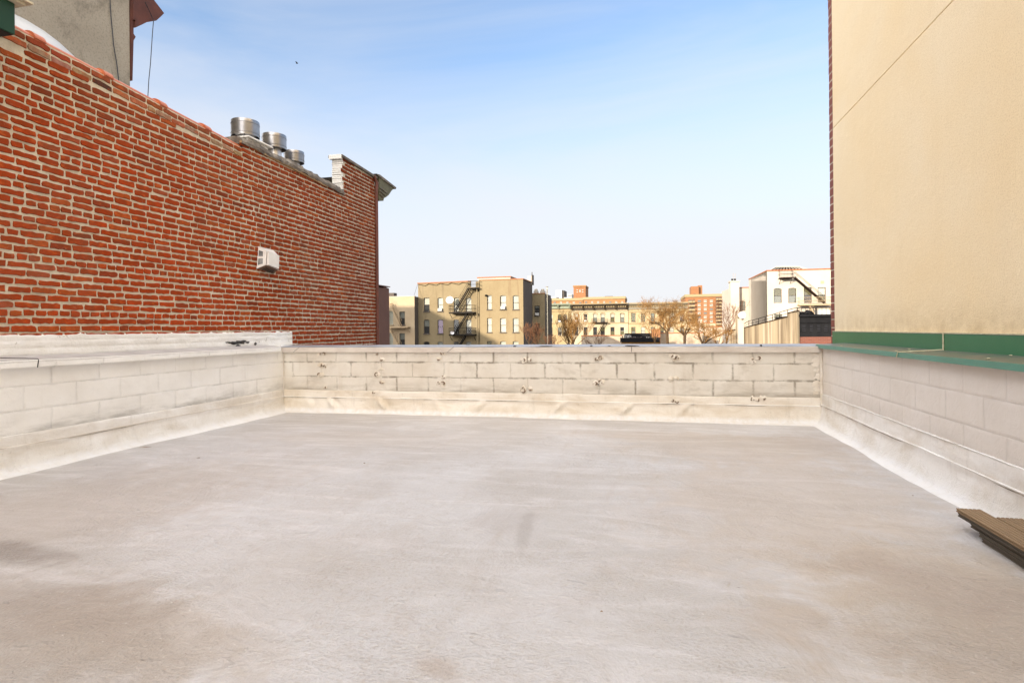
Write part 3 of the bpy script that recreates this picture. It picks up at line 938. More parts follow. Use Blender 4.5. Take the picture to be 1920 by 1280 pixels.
def wall_top(y):
    if y < 7.15:
        return 3.965 - 0.057 * (y - 4.09)
    if y < 9.93:
        return 3.90 - 0.035 * (y - 7.15)
    return 4.46 - 0.05 * (y - 9.93)


YE = 11.28
b = MB()
pts = [(BX, -6, GZ), (BX, YE, GZ), (BX, YE, wall_top(YE)), (BX, 9.93, wall_top(9.93)), (BX, 9.929, 3.80), (BX, 7.15, 3.90), (BX, 7.149, wall_top(7.14)), (BX, -6, wall_top(-6))]
b.poly(pts)
b.build('mortar_face', M['mortar'], brb)
b = MB()
b.box(-16, BX - 0.01, -6, 11.27, GZ, 3.60)
b.build('wall', M['redbrick'], brb)
b = MB()
b.prism([(BX - 0.005, -6, 3.6), (BX - 0.005, 7.15, 3.6), (BX - 0.005, 7.15, 3.76), (BX - 0.005, -6, wall_top(-6) - .02)], (-0.2, 0, 0))
b.box(BX - 0.205, BX - 0.005, 7.151, 9.93, 3.6, 3.79)
b.prism([(BX - 0.005, 9.934, 3.6), (BX - 0.005, YE - .01, 3.6), (BX - 0.005, YE - .01, wall_top(YE) - .01), (BX - 0.005, 9.934, wall_top(9.94) - .01)], (-0.2, 0, 0))
b.build('parapet', M['redbrick'], brb)
b = MB()
b.box(-15.9, BX - 0.206, -6, 11.2, 3.602, 3.62)
b.build('roof', M['roofing'], brb)

rnd = random.Random(11)


def brick_col(y, z, r):
    t = noise.noise(Vector((y * 0.45, z * 0.6, 2.0)))
    base = Vector((0.385, 0.052, 0.011)) * (1.0 + 0.30 * t)
    if y > 7.5:
        k = min(1, (y - 7.5) / 3)
        base = base.lerp(Vector((0.23, 0.052, 0.026)), k)
    if z > 3.0:
        k = min(1, (z - 3.0) / 1.0)
        base = base.lerp(Vector((0.22, 0.050, 0.020)), 0.6 * k)
    v = r.random()
    base = base * r.uniform(0.80, 1.16)
    if v < 0.05:
        base = base.lerp(Vector((0.10, 0.035, 0.025)), 0.5)
    elif v < 0.14:
        base = base.lerp(Vector((0.50, 0.12, 0.03)), 0.6)
    elif v < 0.19:
        base = base.lerp(Vector((0.34, 0.12, 0.07)), 0.5)
    return tuple(base)


def add_brick(mb, y0, y1, z0, z1, r, col, slope=0.0, depth=0.010):
    n = len(mb.v)
    k = max(2, int((y1 - y0) / 0.035))
    j = 0.0050
    outline = []
    for i in range(k + 1):
        outline.append((y0 + (y1 - y0) * i / k, z0))
    outline.append((y1, (z0 + z1) / 2))
    for i in range(k + 1):
        outline.append((y1 - (y1 - y0) * i / k, z1))
    outline.append((y0, (z0 + z1) / 2))
    cy, cz = (y0 + y1) / 2, (z0 + z1) / 2
    sag = r.uniform(-0.004, 0.004)
    tilt = r.uniform(-0.012, 0.012)
    pts = []
    for (a, c) in outline:
        corner = (abs(a - y0) < 1e-6 or abs(a - y1) < 1e-6) and abs(c - cz) > 1e-6
        s = 0.95 if corner else 1.0
        aa = cy + (a - cy) * (1 - (0.008 / (y1 - y0) if corner else 0)) + r.uniform(-j, j)
        cc = cz + (c - cz) * (s if corner else 1.0) + r.uniform(-j, j) + sag + (a - cy) * tilt
        pts.append((aa, cc))
    m_ = len(pts)
    dep = depth + r.uniform(-0.003, 0.004)
    tx = r.uniform(-0.02, 0.02)
    for (a, c) in pts:
        mb.v.append((BX + 0.0005, a, c))
    for (a, c) in pts:
        mb.v.append((BX + dep * 0.75, cy + (a - cy) * 0.99, cz + (c - cz) * 0.95))
    for (a, c) in pts:
        mb.v.append((BX + dep + tx * (a - cy), cy + (a - cy) * 0.955, cz + (c - cz) * 0.86))
    for lay in (0, 1):
        for i in range(m_):
            i2 = (i + 1) % m_
            mb.f.append([n + lay * m_ + i, n + lay * m_ + i2, n + (lay + 1) * m_ + i2, n + (lay + 1) * m_ + i])
            mb.c.append(col)
    mb.f.append([n + 2 * m_ + i for i in range(m_)])
    mb.c.append(col)


bm_ = MB()
CH = 0.0725
row = 0
z = 0.62
while z < 4.5:
    header = (row % 7 == 3)
    bl = 0.112 if header else 0.222
    ystart = -6.0 if z > 0.9 else 7.9
    y = ystart + (0.056 if row % 2 else 0) * (1 if header else 2) + rnd.uniform(-0.02, 0.02)
    wave = lambda yy: 0.010 * noise.noise(Vector((yy * 0.5, row * 0.13, 0)))
    while y < YE - 0.02:
        L = bl * rnd.uniform(0.93, 1.07)
        if (not header) and rnd.random() < 0.07:
            L = 0.112
        ye = min(y + L, YE)
        zz = z + wave(y)
        gap = rnd.uniform(0.013, 0.021)
        gapv = rnd.uniform(0.016, 0.026)
        yc = (y + ye) / 2
        top = wall_top(yc) - (0.135 if yc < 7.15 else 0.0)
        if zz + CH - gapv < top and ye - y > 0.04 and rnd.random() > 0.002:
            col = brick_col(yc, zz, rnd)
            add_brick(bm_, y + gap / 2, ye - gap / 2, zz + gapv / 2, zz + CH - gapv / 2, rnd, col)
        y = ye
    z += CH
    row += 1
for k_ in (0, 1):
    y = -6.0 + 0.1 * k_
    while y < 7.08:
        L = 0.222 * rnd.uniform(0.93, 1.07) if rnd.random() > .25 else 0.112
        ye = min(y + L, 7.12)
        yc = (y + ye) / 2
        z1_ = wall_top(yc) - 0.014 - k_ * 0.072
        n0_ = len(bm_.v)
        r0 = rnd.random()
        col = (0.30, 0.075, 0.035) if k_ == 0 else ((0.06, 0.03, 0.028) if r0 < .25 else ((0.48, 0.17, 0.085) if r0 < .6 else (0.40, 0.25, 0.17)))
        add_brick(bm_, y + .007, ye - .007, z1_ - 0.052, z1_, rnd, tuple(c * rnd.uniform(.8, 1.15) for c in col))
        for i_ in range(n0_, len(bm_.v)):
            vx, vy, vz = bm_.v[i_]
            bm_.v[i_] = (vx, vy, vz - 0.057 * (vy - yc))
        y = ye
bm_.build('brickwork', M['brick'], brb, smooth=False)

# thick white band painted on the lowest bricks
b = MB()
band_e = atX(548, 640, BX + 0.02).y
n = 300
basei = len(b.v)
rows_ = 16
for i in range(n + 1):
    y = -6 + (band_e + 6) * i / n
    ztop = 1.185 + 0.010 * noise.noise(Vector((y * 3, 0, 0))) + 0.012 * noise.noise(Vector((y * 9, 5, 0))) + (0.018 if noise.noise(Vector((y * 5, 9, 0))) > 0.35 else 0)
    zbot = 0.985 if y < YF - 0.15 else 0.965
    for j in range(rows_ + 1):
        zz = zbot + (ztop - zbot) * j / rows_
        course = abs(((zz - 0.62) / CH) % 1.0 - 0.5) * 2
        d = 0.020 - 0.008 * max(0, course - 0.72) / 0.28 + 0.006 * noise.noise(Vector((y * 6, zz * 12, 0))) + 0.003 * noise.noise(Vector((y * 20, zz * 30, 1)))
        if j == rows_:
            d = 0.001
        b.v.append((BX + d, y, zz))
for i in range(n):
    for j in range(rows_):
        a = basei + i * (rows_ + 1) + j
        b.f.append([a, a + 1, a + rows_ + 2, a + rows_ + 1])
        b.c.append(None)
b.poly([(BX + 0.0, band_e, 0.965), (BX + 0.02, band_e, 0.965), (BX + 0.02, band_e, 1.17), (BX, band_e, 1.18)])
o = b.build('painted_band', M['white'], brb, smooth=True)
for grp in (((441, 643, 0.13, 0.020), (452, 641, 0.10, 0.022), (430, 642, 0.06, 0.012), (464, 641.5, 0.04, 0.014), (446, 648, 0.05, 0.012)), ((479, 644, 0.035, 0.022), (484, 649, 0.05, 0.010))):
    b = MB()
    for (px, py, ww, hh) in grp:
        q = atX(px, py, BX + 0.022)
        b.lump((BX + 0.018, q.y, q.z), 0.014, ww, hh, px, 12, 8, 0.9)
    b.build('peeled_patch', M['tar'], o, smooth=True)
b = MB()
for (px0, px1, pz, th) in ((515, 536, 0.968, 0.022), (480, 514, 0.985, 0.006), (536, 556, 0.985, 0.006)):
    ya, yb = atX(px0, 650, BX + .05).y, atX(px1, 650, BX + .05).y
    b.box(BX + 0.004, BX + 0.16 if th > .01 else BX + 0.06, ya, yb, pz - th, pz + th * .3)
b.build('paint_ledge', M['white'], brb, bevel=0.003)

# terracotta ridge coping
b = MB()
for i in range(120):
    pass
ya = -6.0


def coping_piece(mb, ya, yb, r, coll=False):
    n = 14
    prof = []
    for k in range(n + 1):
        a = math.pi * k / n
        prof.append((-0.10 + (r + 0.01) * 1.25 * math.cos(a), r * math.sin(a)))
    prof += [(-0.10 - (r + .01) * 1.25 + 0.012, 0.0), (-0.10 - (r + .01) * 1.25 + 0.012, -0.012), (-0.10 + (r + .01) * 1.25 - .012, -0.012), (-0.10 + (r + .01) * 1.25 - 0.012, 0.0)]
    za, zb = wall_top(ya) - 0.0, wall_top(yb) - 0.0
    mb.prism([(BX + p[0], ya, za + p[1]) for p in prof], (0, yb - ya, zb - za))


COL0 = [-5.8, -5.08, -4.36, -3.64, -2.92, -2.2, -1.48, -0.76, -0.04, 0.68, 1.40, 2.12, 2.85, 3.57, 4.30, 5.02, 5.74, 6.46]
for i, yc in enumerate(COL0):
    yb = COL0[i + 1] if i + 1 < len(COL0) else 7.12
    bb = MB()
    coping_piece(bb, yc + 0.002, yb - 0.004, 0.062)
    o = bb.build('coping_tile', M['terra'], brb, smooth=False)
    bb = MB()
    coping_piece(bb, yc - 0.03, yc + 0.075, 0.084)
    bb.build('collar', M['terra'], o, smooth=False)
# ragged tar and timber edge between the coping and the raised end
b = MB()


def tar_edge(t, a, z, j):
    y = 7.10 + 2.84 * t
    u = 0.020 * noise.noise(Vector((y * 4, j * 0.3, 0))) + 0.014 * noise.noise(Vector((y * 11, j, 3)))
    return Vector((BX + a + u, y, wall_top(max(7.16, min(y, 9.92))) + z + u * 1.2 + 0.02 * math.sin(t * 3.14)))


strip_profile(b, [(0.035, -0.055), (0.042, -0.01), (0.01, 0.055), (-0.06, 0.075), (-0.25, 0.06), (-0.25, -0.04)], 70, tar_edge)
b.build('roof_edge', M['rooftar'], brb)
b = MB()


def wood_edge(t, a, z, j):
    y = 7.08 + 2.3 * t
    return Vector((BX + a, y, 3.885 + z + 0.012 * noise.noise(Vector((y * 2, 0, 0))) - 0.09 * t))


strip_profile(b, [(0.028, -0.03), (0.028, 0.0), (0.0, 0.0), (0.0, -0.03)], 20, wood_edge)
b.build('timber_batten', M['wood'], brb)
# vent curb
b = MB()
b.box(BX - 0.75, BX - 0.02, 7.28, 7.75, 3.80, 3.985)
b.box(BX - 0.8, BX + 0.03, 7.24, 7.80, 3.985, 4.01)
b.build('vent_curb', M['white'], brb, bevel=0.006)
# raised end of the parapet: whitewashed end face, slab coping
b = MB()
n = 14
rr = random.Random(5)
for i in range(n):
    za = 3.86 + (4.42 - 3.86) * i / n
    zb = 3.86 + (4.42 - 3.86) * (i + 1) / n - 0.006
    b.box(BX - 0.205 + rr.uniform(-.008, .004), BX - 0.004 + rr.uniform(-.006, .010), 9.91 + rr.uniform(-.008, .006), 9.96, za, zb)
o = b.build('whitewashed_end', M['white'], brb, bevel=0.004)
b = MB()
b.prism([(BX + 0.045, 9.86, 4.445), (BX + 0.045, YE + 0.05, 4.40), (BX + 0.045, YE + 0.05, 4.45), (BX + 0.045, 9.86, 4.50)], (-0.30, 0, 0))
b.build('slab_coping', M['rooftar'], brb, bevel=0.008)
b = MB()
b.box(BX - 0.24, BX + 0.02, 9.85, 9.905, 4.42, 4.505)
b.build('slab_end', M['white'], brb, bevel=0.01)
# street cornice seen in profile
cp = [atX(x, y, BX + 0.0) for x, y in ((707, 333), (712, 335), (737, 353), (731, 357), (725, 366), (720, 370), (716, 372), (715, 377), (707, 377))]
b = MB()
b.prism([p + Vector((0.05, 0, 0)) for p in cp], (-6, 0, 0))
b.build('cornice', M['cornice'], brb)
b = MB()
cq = [atX(x, y, BX + 0.0) for x, y in ((700, 326), (707, 328), (738, 352), (737, 355), (707, 333))]
b.prism([p + Vector((0.07, 0, 0)) for p in cq], (-6, 0, 0))
b.build('cornice_cap', M['rooftar'], brb)
for k, (x0, y0, x1, y1) in enumerate(((712, 352, 726, 362), (712, 358, 723, 367), (712, 364, 719, 371))):
    b = MB()
    p0_, p1_ = atX(x0, y0, BX + .06), atX(x1, y1, BX + .06)
    b.tube([p0_, p1_], 0.012, 6)
    b.build('moulding', M['rooftar'], brb)
b = MB()
zt = 4.35
b.tube([(BX + 0.03, YE - 0.10, 4.43), (BX + 0.06, YE - 0.02, 4.30), (BX + 0.035, YE - 0.005, 4.15), (BX + 0.035, YE - 0.005, GZ)], 0.034, 10)
b.build('downspout', M['pipe'], brb, smooth=True)
b = MB()
b.box(BX - 0.25, BX + 0.004, YE, YE + 0.012, GZ, 4.4)
b.build('facade_edge', M['pipe'], brb)

# galvanised roof vents
for (xc, vx, top, bot, rad, lab) in ((460, -6.0, 4.43, 4.19, 0.205, 'drum-shaped galvanised roof vent beside the pale curb, largest and nearest of three'),
                                     (514, -6.0, 4.45, 4.22, 0.192, 'dark-sided galvanised drum roof vent, the middle of the three'),
                                     (551, -6.0, 4.34, 4.15, 0.170, 'low galvanised drum roof vent sunk behind the tar edge, farthest of three')):
    q = atX(xc, 250, vx)
    t = thing('roof_vent', lab, 'vent', (q.x, q.y, 3.62), 'vents on the brick building roof')
    b = MB()
    b.lathe(q.x, q.y, [(0.0, top - .004), (rad - .02, top - .002), (rad - .003, top), (rad, top - .006), (rad, top - .05), (rad + .003, top - .052), (rad + .003, top - .058),
                       (rad, top - .06), (rad, bot + .045), (rad + .003, bot + .043), (rad + .003, bot + .037), (rad, bot + .035), (rad, bot), (rad - .006, bot), (rad - .006, top - .03)], 48)
    b.build('drum', M['galv'], t, smooth=True)
    b = MB()
    for zz in (top - .055, bot + .040):
        b.lathe(q.x, q.y, [(rad + .001, zz - .004), (rad + .0045, zz), (rad + .001, zz + .004)], 48)
    b.build('seam', M['galvdark'], t, smooth=True)
    b = MB()
    b.lathe(q.x, q.y, [(rad * .62, 3.62), (rad * .60, bot - .10), (rad * .55, bot + .02), (rad * .78, bot + .05), (rad * .80, bot + .12)], 36)
    b.build('neck', M['galvwhite'], t, smooth=True)
    for k in range(4):
        b = MB()
        a = k * math.pi / 2 + 0.6
        c, s = math.cos(a), math.sin(a)
        b.tube([(q.x + c * rad * .6, q.y + s * rad * .6, bot - .03), (q.x + c * rad * .97, q.y + s * rad * .97, bot + .03)], 0.006, 5)
        b.build('strut', M['galvdark'], t)

# wall-mounted heater vent
y0v, y1v, z0v, z1v = 7.40, 7.72, 2.105, 2.42
wv = thing('wall_vent', 'white louvred box vent mounted on the red brick wall', 'vent', (BX, 7.55, 2.1))
XO = BX + 0.135
a_t, a_b = atX(483.4, 461.6, BX + .004), atX(480.7, 503.7, BX + .004)
o_t, o_b = atX(498.7, 469.2, XO), atX(498.7, 496.5, XO)
e_t, e_b = atX(520.5, 477.5, XO), atX(521, 505, XO)
w_b = atX(512.9, 512.4, BX + .004)
w_t = Vector((BX + .004, w_b.y, a_t.z - .01))
b = MB()
V = [a_b, a_t, w_t, w_b, o_b, o_t, e_t, e_b]
for f_ in ((0, 1, 5, 4), (1, 2, 6, 5), (2, 3, 7, 6), (3, 0, 4, 7), (4, 5, 6, 7)):
    b.poly([V[i] for i in f_])
b.build('housing', M['plastic'], wv)
b = MB()
fp = [atX(x, y, XO + .045) for x, y in ((504.7, 471.4), (523.9, 479), (523.3, 504.2), (503.1, 496.5))]
b.prism(fp, (-0.030, 0, 0))
b.build('front_panel', M['plastic'], wv, bevel=0.003)
b = MB()
nrm = (o_t - a_t).cross(a_b - a_t).normalized()
if nrm.y > 0:
    nrm = -nrm
for (va, vb) in ((0.16, 0.44), (0.56, 0.86)):
    for k in range(4):
        u0 = 0.22 + k * 0.125
        P = [(a_t.lerp(o_t, u)).lerp(a_b.lerp(o_b, u), v) + nrm * .002 for u, v in ((u0, va), (u0 + .05, va), (u0 + .05, vb), (u0, vb))]
        b.prism(P, nrm * .010)
b.build('louvre', M['slot'], wv)
b = MB()
dz = Vector((0, 0, -.004))
b.prism([a_b + dz, o_b + dz, e_b + dz, w_b + dz], (0, 0, -.004))
o = b.build('underside', M['brownm'], wv)
b = MB()
for k in range(5):
    u0 = .2 + k * .14
    P = [(a_b.lerp(o_b, v)).lerp(w_b.lerp(e_b, v), u) + Vector((0, 0, -.012)) for u, v in ((u0, .2), (u0 + .07, .2), (u0 + .07, .8), (u0, .8))]
    b.prism(P, (0, 0, -.002))
b.build('grille', M['slot'], o)
b = MB()
b.tube([(BX - 0.01, y1v + 0.06, 2.24), (BX + 0.05, y1v + 0.03, 2.25), (BX + 0.06, y1v - 0.02, 2.26)], 0.032, 10)
b.build('pipe', M['brownm'], wv, smooth=True)
# green fascia box with cream trim at the top-left edge
gbx = thing('gutter_box', 'dark green box gutter with cream top trim over the brick coping', 'gutter', (-5.8, 3.0, 3.76))
q1 = atX(28.5, 66, -5.30)
gy = q1.y
b = MB()
b.box(-6.4, q1.x, gy - 2.2, gy, q1.z, q1.z + 0.27)
b.build('gutter', M['greendark'], gbx, bevel=0.004)
b = MB()
b.box(-6.4, q1.x + 0.05, gy - 2.2, gy + 0.05, q1.z + 0.272, q1.z + 0.295)
b.box(-6.4, q1.x + 0.09, gy - 2.2, gy + 0.09, q1.z + 0.297, q1.z + 0.315)
b.build('trim', M['cream'], gbx)
b = MB()
b.box(-6.4, q1.x - 0.01, gy - 2.2, gy - 0.01, q1.z - 0.004, q1.z - 0.001)
b.build('underside', M['slot'], gbx)


def dish(center, rad, facing, label, name='satellite_dish', mount=None, m_='dishw'):
    t = thing(name, label, 'satellite dish', tuple(center), 'satellite dishes')
    f = Vector(facing).normalized()
    e1 = f.cross(UP).normalized()
    e2 = e1.cross(f).normalized()
    b = MB()
    n, rings = 32, 7
    base = 0
    for i in range(rings + 1):
        r_ = rad * i / rings
        dpt = 0.28 * rad * (i / rings) ** 2
        for k in range(n):
            a = 2 * math.pi * k / n
            b.v.append(tuple(center + e1 * r_ * math.cos(a) + e2 * r_ * math.sin(a) + f * dpt))
    for i in range(rings + 1):
        r_ = rad * i / rings
        dpt = 0.28 * rad * (i / rings) ** 2 - 0.04 * rad
        for k in range(n):
            a = 2 * math.pi * k / n
            b.v.append(tuple(center + e1 * r_ * math.cos(a) + e2 * r_ * math.sin(a) + f * dpt))
    S_ = (rings + 1) * n
    for off in (0, S_):
        for i in range(rings):
            for k in range(n):
                a = off + i * n + k
                c = off + i * n + (k + 1) % n
                b.f.append([a, c, c + n, a + n])
                b.c.append(None)
    for k in range(n):
        a = rings * n + k
        c = rings * n + (k + 1) % n
        b.f.append([a, c, c + S_, a + S_])
        b.c.append(None)
    b.build('reflector', M[m_], t, smooth=True)
    b = MB()
    tip = center + f * rad * 1.0 - e2 * rad * 0.35
    b.tube([center - e2 * rad * 0.95 + f * .25 * rad, tip], rad * 0.035, 6)
    b.lump(tuple(tip), rad * .12, rad * .12, rad * .12, 1, 8, 5, 0.1)
    b.build('feed_arm', M['iron'], t)
    b = MB()
    pm = mount if mount else center - f * rad * .4 - UP * rad * 1.6
    b.tube([center - f * .02, center - f * rad * .3, pm], rad * 0.06, 8)
    b.build('mast', M['iron'], t)
    return t


qd = Vector((-6.95, 4.75, 3.62))
dm = thing('roof_dome', 'white domed roof light half hidden behind the terracotta coping', 'roof light', tuple(qd))
b = MB()
b.lathe(qd.x, qd.y, [(1.12 * math.cos(a * math.pi / 2 / 14), 3.68 + 0.98 * math.sin(a * math.pi / 2 / 14)) for a in range(15)], 48)
b.build('dome', M['dishw'], dm, smooth=True)
b = MB()
b.box(qd.x - 1.2, qd.x + 1.2, qd.y - 1.2, qd.y + 1.2, 3.62, 3.68)
b.build('kerb', M['galv'], dm)

# grey rendered building behind the brick wall
GX = -9.0
gb = thing('rendered_building', 'tall grey rendered building with brown eave rising behind the brick wall', 'building', (GX, 5, GZ))
qe = atX(243, 80, GX)
b = MB()
b.box(-24, GX, -30, qe.y, GZ, 13)
b.build('wall', M['concrete'], gb)
b = MB()
pe = [atX(x, y, GX) for x, y in ((245, -60), (252, -40), (303, 26), (296, 33), (288, 40), (270, 43), (262, 47), (249, 53), (249, 38), (245, 38))]
b.prism([p + Vector((0.06, 0, 0)) for p in pe], (-8, 0, 0))
o = b.build('eave', M['eave'], gb)
b = MB()
pe = [atX(x, y, GX) for x, y in ((244, -10), (248, -10), (248, 64), (252, 70), (248, 77), (246, 152), (244, 152))]
b.prism([p + Vector((0.03, 0, 0)) for p in pe], (-0.6, 0, 0))
b.build('corner_trim', M['eave'], gb)
b = MB()
pts = [atX(x, y, GX + 0.02) for x, y in ((204, -40), (208, 30), (213, 85), (219, 120), (224, 165))]
b.tube(pts, 0.008, 5)
b.build('wall_cable', M['cable'], gb)
b = MB()
pts = [atX(x, y, GX + 0.10) for x, y in ((272, 4), (288, 38), (286, 60), (284, 90), (282, 120), (279, 150), (277, 185), (276, 230))]
b.tube(pts, 0.0075, 5)
tag(b.build('hanging_cable', M['cable']), 'thin dark cable hanging from the brown eave against the sky', 'cable')

# ------------------------------------------------------------------ right stucco building
sb = thing('stucco_building', 'tan stucco wall of the tall building on the right', 'building', (SX, 3, GZ))
b = MB()
yS = atX(1565, 600, SX).y
zj = 3.76
b.box(SX, 14, -12, yS, GZ, zj - 0.006)
b.box(SX, 14, -12, yS, zj + 0.006, 14)
b.box(SX + 0.012, 13.9, -11.9, yS - .002, zj - 0.006, zj + 0.006)
b.build('wall', M['stucco'], sb)
b = MB()
yB = atX(1557, 600, SX).y
rr = random.Random(8)
zz = GZ
while zz < 14:
    b.box(SX + 0.004 + rr.uniform(0, .004), SX + 3.0, yS + 0.006, yB + rr.uniform(-.004, .004), zz, zz + 0.098)
    zz += 0.108
b.build('brick_corner', M['stripbrick'], sb, bevel=0.004)
b = MB()
b.box(SX + 0.008, 13.9, yS, yB - 0.012, GZ, 14)
b.build('corner_mortar', M['mortar'], sb)

# ------------------------------------------------------------------ deck boards
NR = 6


def deck_board(x0, yend, zb, wid, length, mat, label):
    t = MB()
    h = 0.021
    prof = []
    for k in range(NR):
        a = x0 + wid * k / NR
        w_ = wid / NR
        prof += [(a + 0.0015, zb + h), (a + w_ * .68, zb + h), (a + w_ * .74, zb + h - 0.005), (a + w_ * .95, zb + h - 0.005)]
    prof += [(x0 + wid, zb + h * .5), (x0 + wid, zb + 0.001), (x0 + wid * .75, zb + 0.001), (x0 + wid * .7, zb + .004), (x0 + wid * .3, zb + .004), (x0 + wid * .25, zb + .001),
             (x0, zb + 0.001), (x0 - 0.0, zb + 0.006), (x0 + 0.005, zb + 0.008), (x0 + 0.005, zb + 0.013), (x0, zb + 0.015)]
    t.prism([(a, yend, c) for a, c in prof], (0, -length, 0))
    o = t.build('deck_board', mat)
    # local origin at the board's near end
    me = o.data
    org = Vector((x0, yend, zb))
    for v in me.vertices:
        v.co -= org
    o.location = org
    tag(o, label, 'deck board', 'composite deck boards stacked by the right parapet')
    return o


names = ['bottom', 'second', 'third', 'fourth', 'top']
ys = [(3.66, 3.55), (3.68, 3.60), (3.76, 3.66), (3.86, 3.70), (3.87, 3.73)]
xs = [1.785, 1.78, 1.778, 1.762, 1.758]
for i in range(5):
    for k in range(2):
        zb = 0.002 + i * 0.0235 + (0.006 if i > 2 else 0)
        deck_board(xs[i] + k * 0.132, ys[i][k], zb, 0.128, 2.1, M['deck'] if i == 4 else M['deckgrey'],
                   'grooved %s composite board, %s of its stack on the %s side' % ('tan-brown' if i == 4 else 'grey-brown', {'bottom': 'lowest', 'top': 'topmost', 'second': 'second up', 'third': 'middle', 'fourth': 'second from the top'}[names[i]], 'terrace' if k == 0 else 'parapet'))

# small litter on the floor
rr = random.Random(3)
for i, (px, py, ln, an, lab) in enumerate(((272, 838, 0.12, 0.5, 'dark bark sliver on the floor near the left parapet'), (372, 858, 0.03, 0.9, 'tiny dark chip of litter in front of the left parapet'),
                                          (683, 868, 0.02, 0.2, 'small brown crumb on the floor left of centre'), (1797, 939, 0.05, 2.4, 'short splinter beside the deck boards'),
                                          (1128, 1146, 0.012, 0.4, 'tiny black speck of grit on the near floor'), (1712, 929, 0.012, 0.4, 'small dark grit speck near the right flashing'))):
    q = atZ(px, py, 0.004)
    b = MB()
    dx, dy = math.cos(an) * ln / 2, math.sin(an) * ln / 2
    b.tube([(q.x - dx, q.y - dy, 0.004), (q.x, q.y + .003, 0.006), (q.x + dx, q.y + dy, 0.004)], [0.001, 0.0035, 0.001], 5)
    tag(b.build('wood_chip', M['rust']), lab, 'litter')


# ------------------------------------------------------------------ far buildings
def facade(mb, x0, x1, z0, z1, y, ops, rev=0.22):
    xs_ = sorted(set([x0, x1] + [o[0] for o in ops] + [o[1] for o in ops]))
    zs_ = sorted(set([z0, z1] + [o[2] for o in ops] + [o[3] for o in ops]))
    for i in range(len(xs_) - 1):
        for j in range(len(zs_) - 1):
            cx, cz = (xs_[i] + xs_[i + 1]) / 2, (zs_[j] + zs_[j + 1]) / 2
            if any(o[0] < cx < o[1] and o[2] < cz < o[3] for o in ops):
                continue
            mb.poly([(xs_[i], y, zs_[j]), (xs_[i + 1], y, zs_[j]), (xs_[i + 1], y, zs_[j + 1]), (xs_[i], y, zs_[j + 1])])
    for o in ops:
        a, c, d, e = o[:4]
        mb.poly([(a, y, d), (a, y + rev, d), (a, y + rev, e), (a, y, e)])
        mb.poly([(c, y, d), (c, y + rev, d), (c, y + rev, e), (c, y, e)])
        mb.poly([(a, y, d), (c, y, d), (c, y + rev, d), (a, y + rev, d)])
        mb.poly([(a, y, e), (c, y, e), (c, y + rev, e), (a, y + rev, e)])
        if len(o) > 4 and o[4]:
            wd = c - a
            ah = 0.11 * wd
            for s_ in (0, 1):
                xe = a if s_ == 0 else c
                xm = a + wd * .32 if s_ == 0 else c - wd * .32
                mb.prism([(xe, y + 0.0, e), (xm, y + 0.0, e), (xe + (xm - xe) * .4, y, e - ah * .5), (xe, y + 0.0, e - ah)], (0, rev, 0))


def window(par, a, c, d, e, y, blind=None, bfrac=0.5, frame='wframe', sill=True, ac=False, low=None):
    """sash window: frame > pane, blind"""
    yy = y + 0.12
    t = 0.06 * min(1.0, (c - a) / .9)
    b = MB()
    b.box(a + .002, a + t, yy, yy + .06, d + .002, e - .002)
    b.box(c - t, c - .002, yy, yy + .06, d + .002, e - .002)
    b.box(a + t, c - t, yy, yy + .06, e - t, e - .002)
    b.box(a + t, c - t, yy, yy + .06, d + .002, d + t)
    mid = (d + e) / 2
    b.box(a + t, c - t, yy + .002, yy + .062, mid - t * .5, mid + t * .5)
    f = b.build('window', M[frame], par)
    b = MB()
    b.poly([(a + t, yy + .03, d + t), (c - t, yy + .03, d + t), (c - t, yy + .03, e - t), (a + t, yy + .03, e - t)])
    b.build('pane', M['glass'], f)
    b = MB()
    b.poly([(a, y + .215, d), (c, y + .215, d), (c, y + .215, e), (a, y + .215, e)])
    b.build('room', M['interior'], f)
    if blind:
        b = MB()
        zb = e - (e - d) * bfrac
        b.poly([(a + t, yy + .07, zb), (c - t, yy + .07, zb), (c - t, yy + .07, e - t), (a + t, yy + .07, e - t)])
        b.build('blind', M[blind], f)
    if low:
        b = MB()
        b.poly([(a + t, yy + .08, d + t), (c - t, yy + .08, d + t), (c - t, yy + .08, mid), (a + t, yy + .08, mid)])
        b.build('curtain', M[low], f)
    if sill:
        b = MB()
        b.box(a - .08, c + .08, y - .09, y - .002, d - .10, d)
        b.build('sill', M['greyside'] if frame == 'wframe' else M['band'], f)
    if ac:
        b = MB()
        b.box(a + t + .05, c - t - .05, y - .28, yy - .01, d + t, d + t + .36)
        b.build('air_conditioner', M['fwhite'], f, bevel=0.01)
    return f


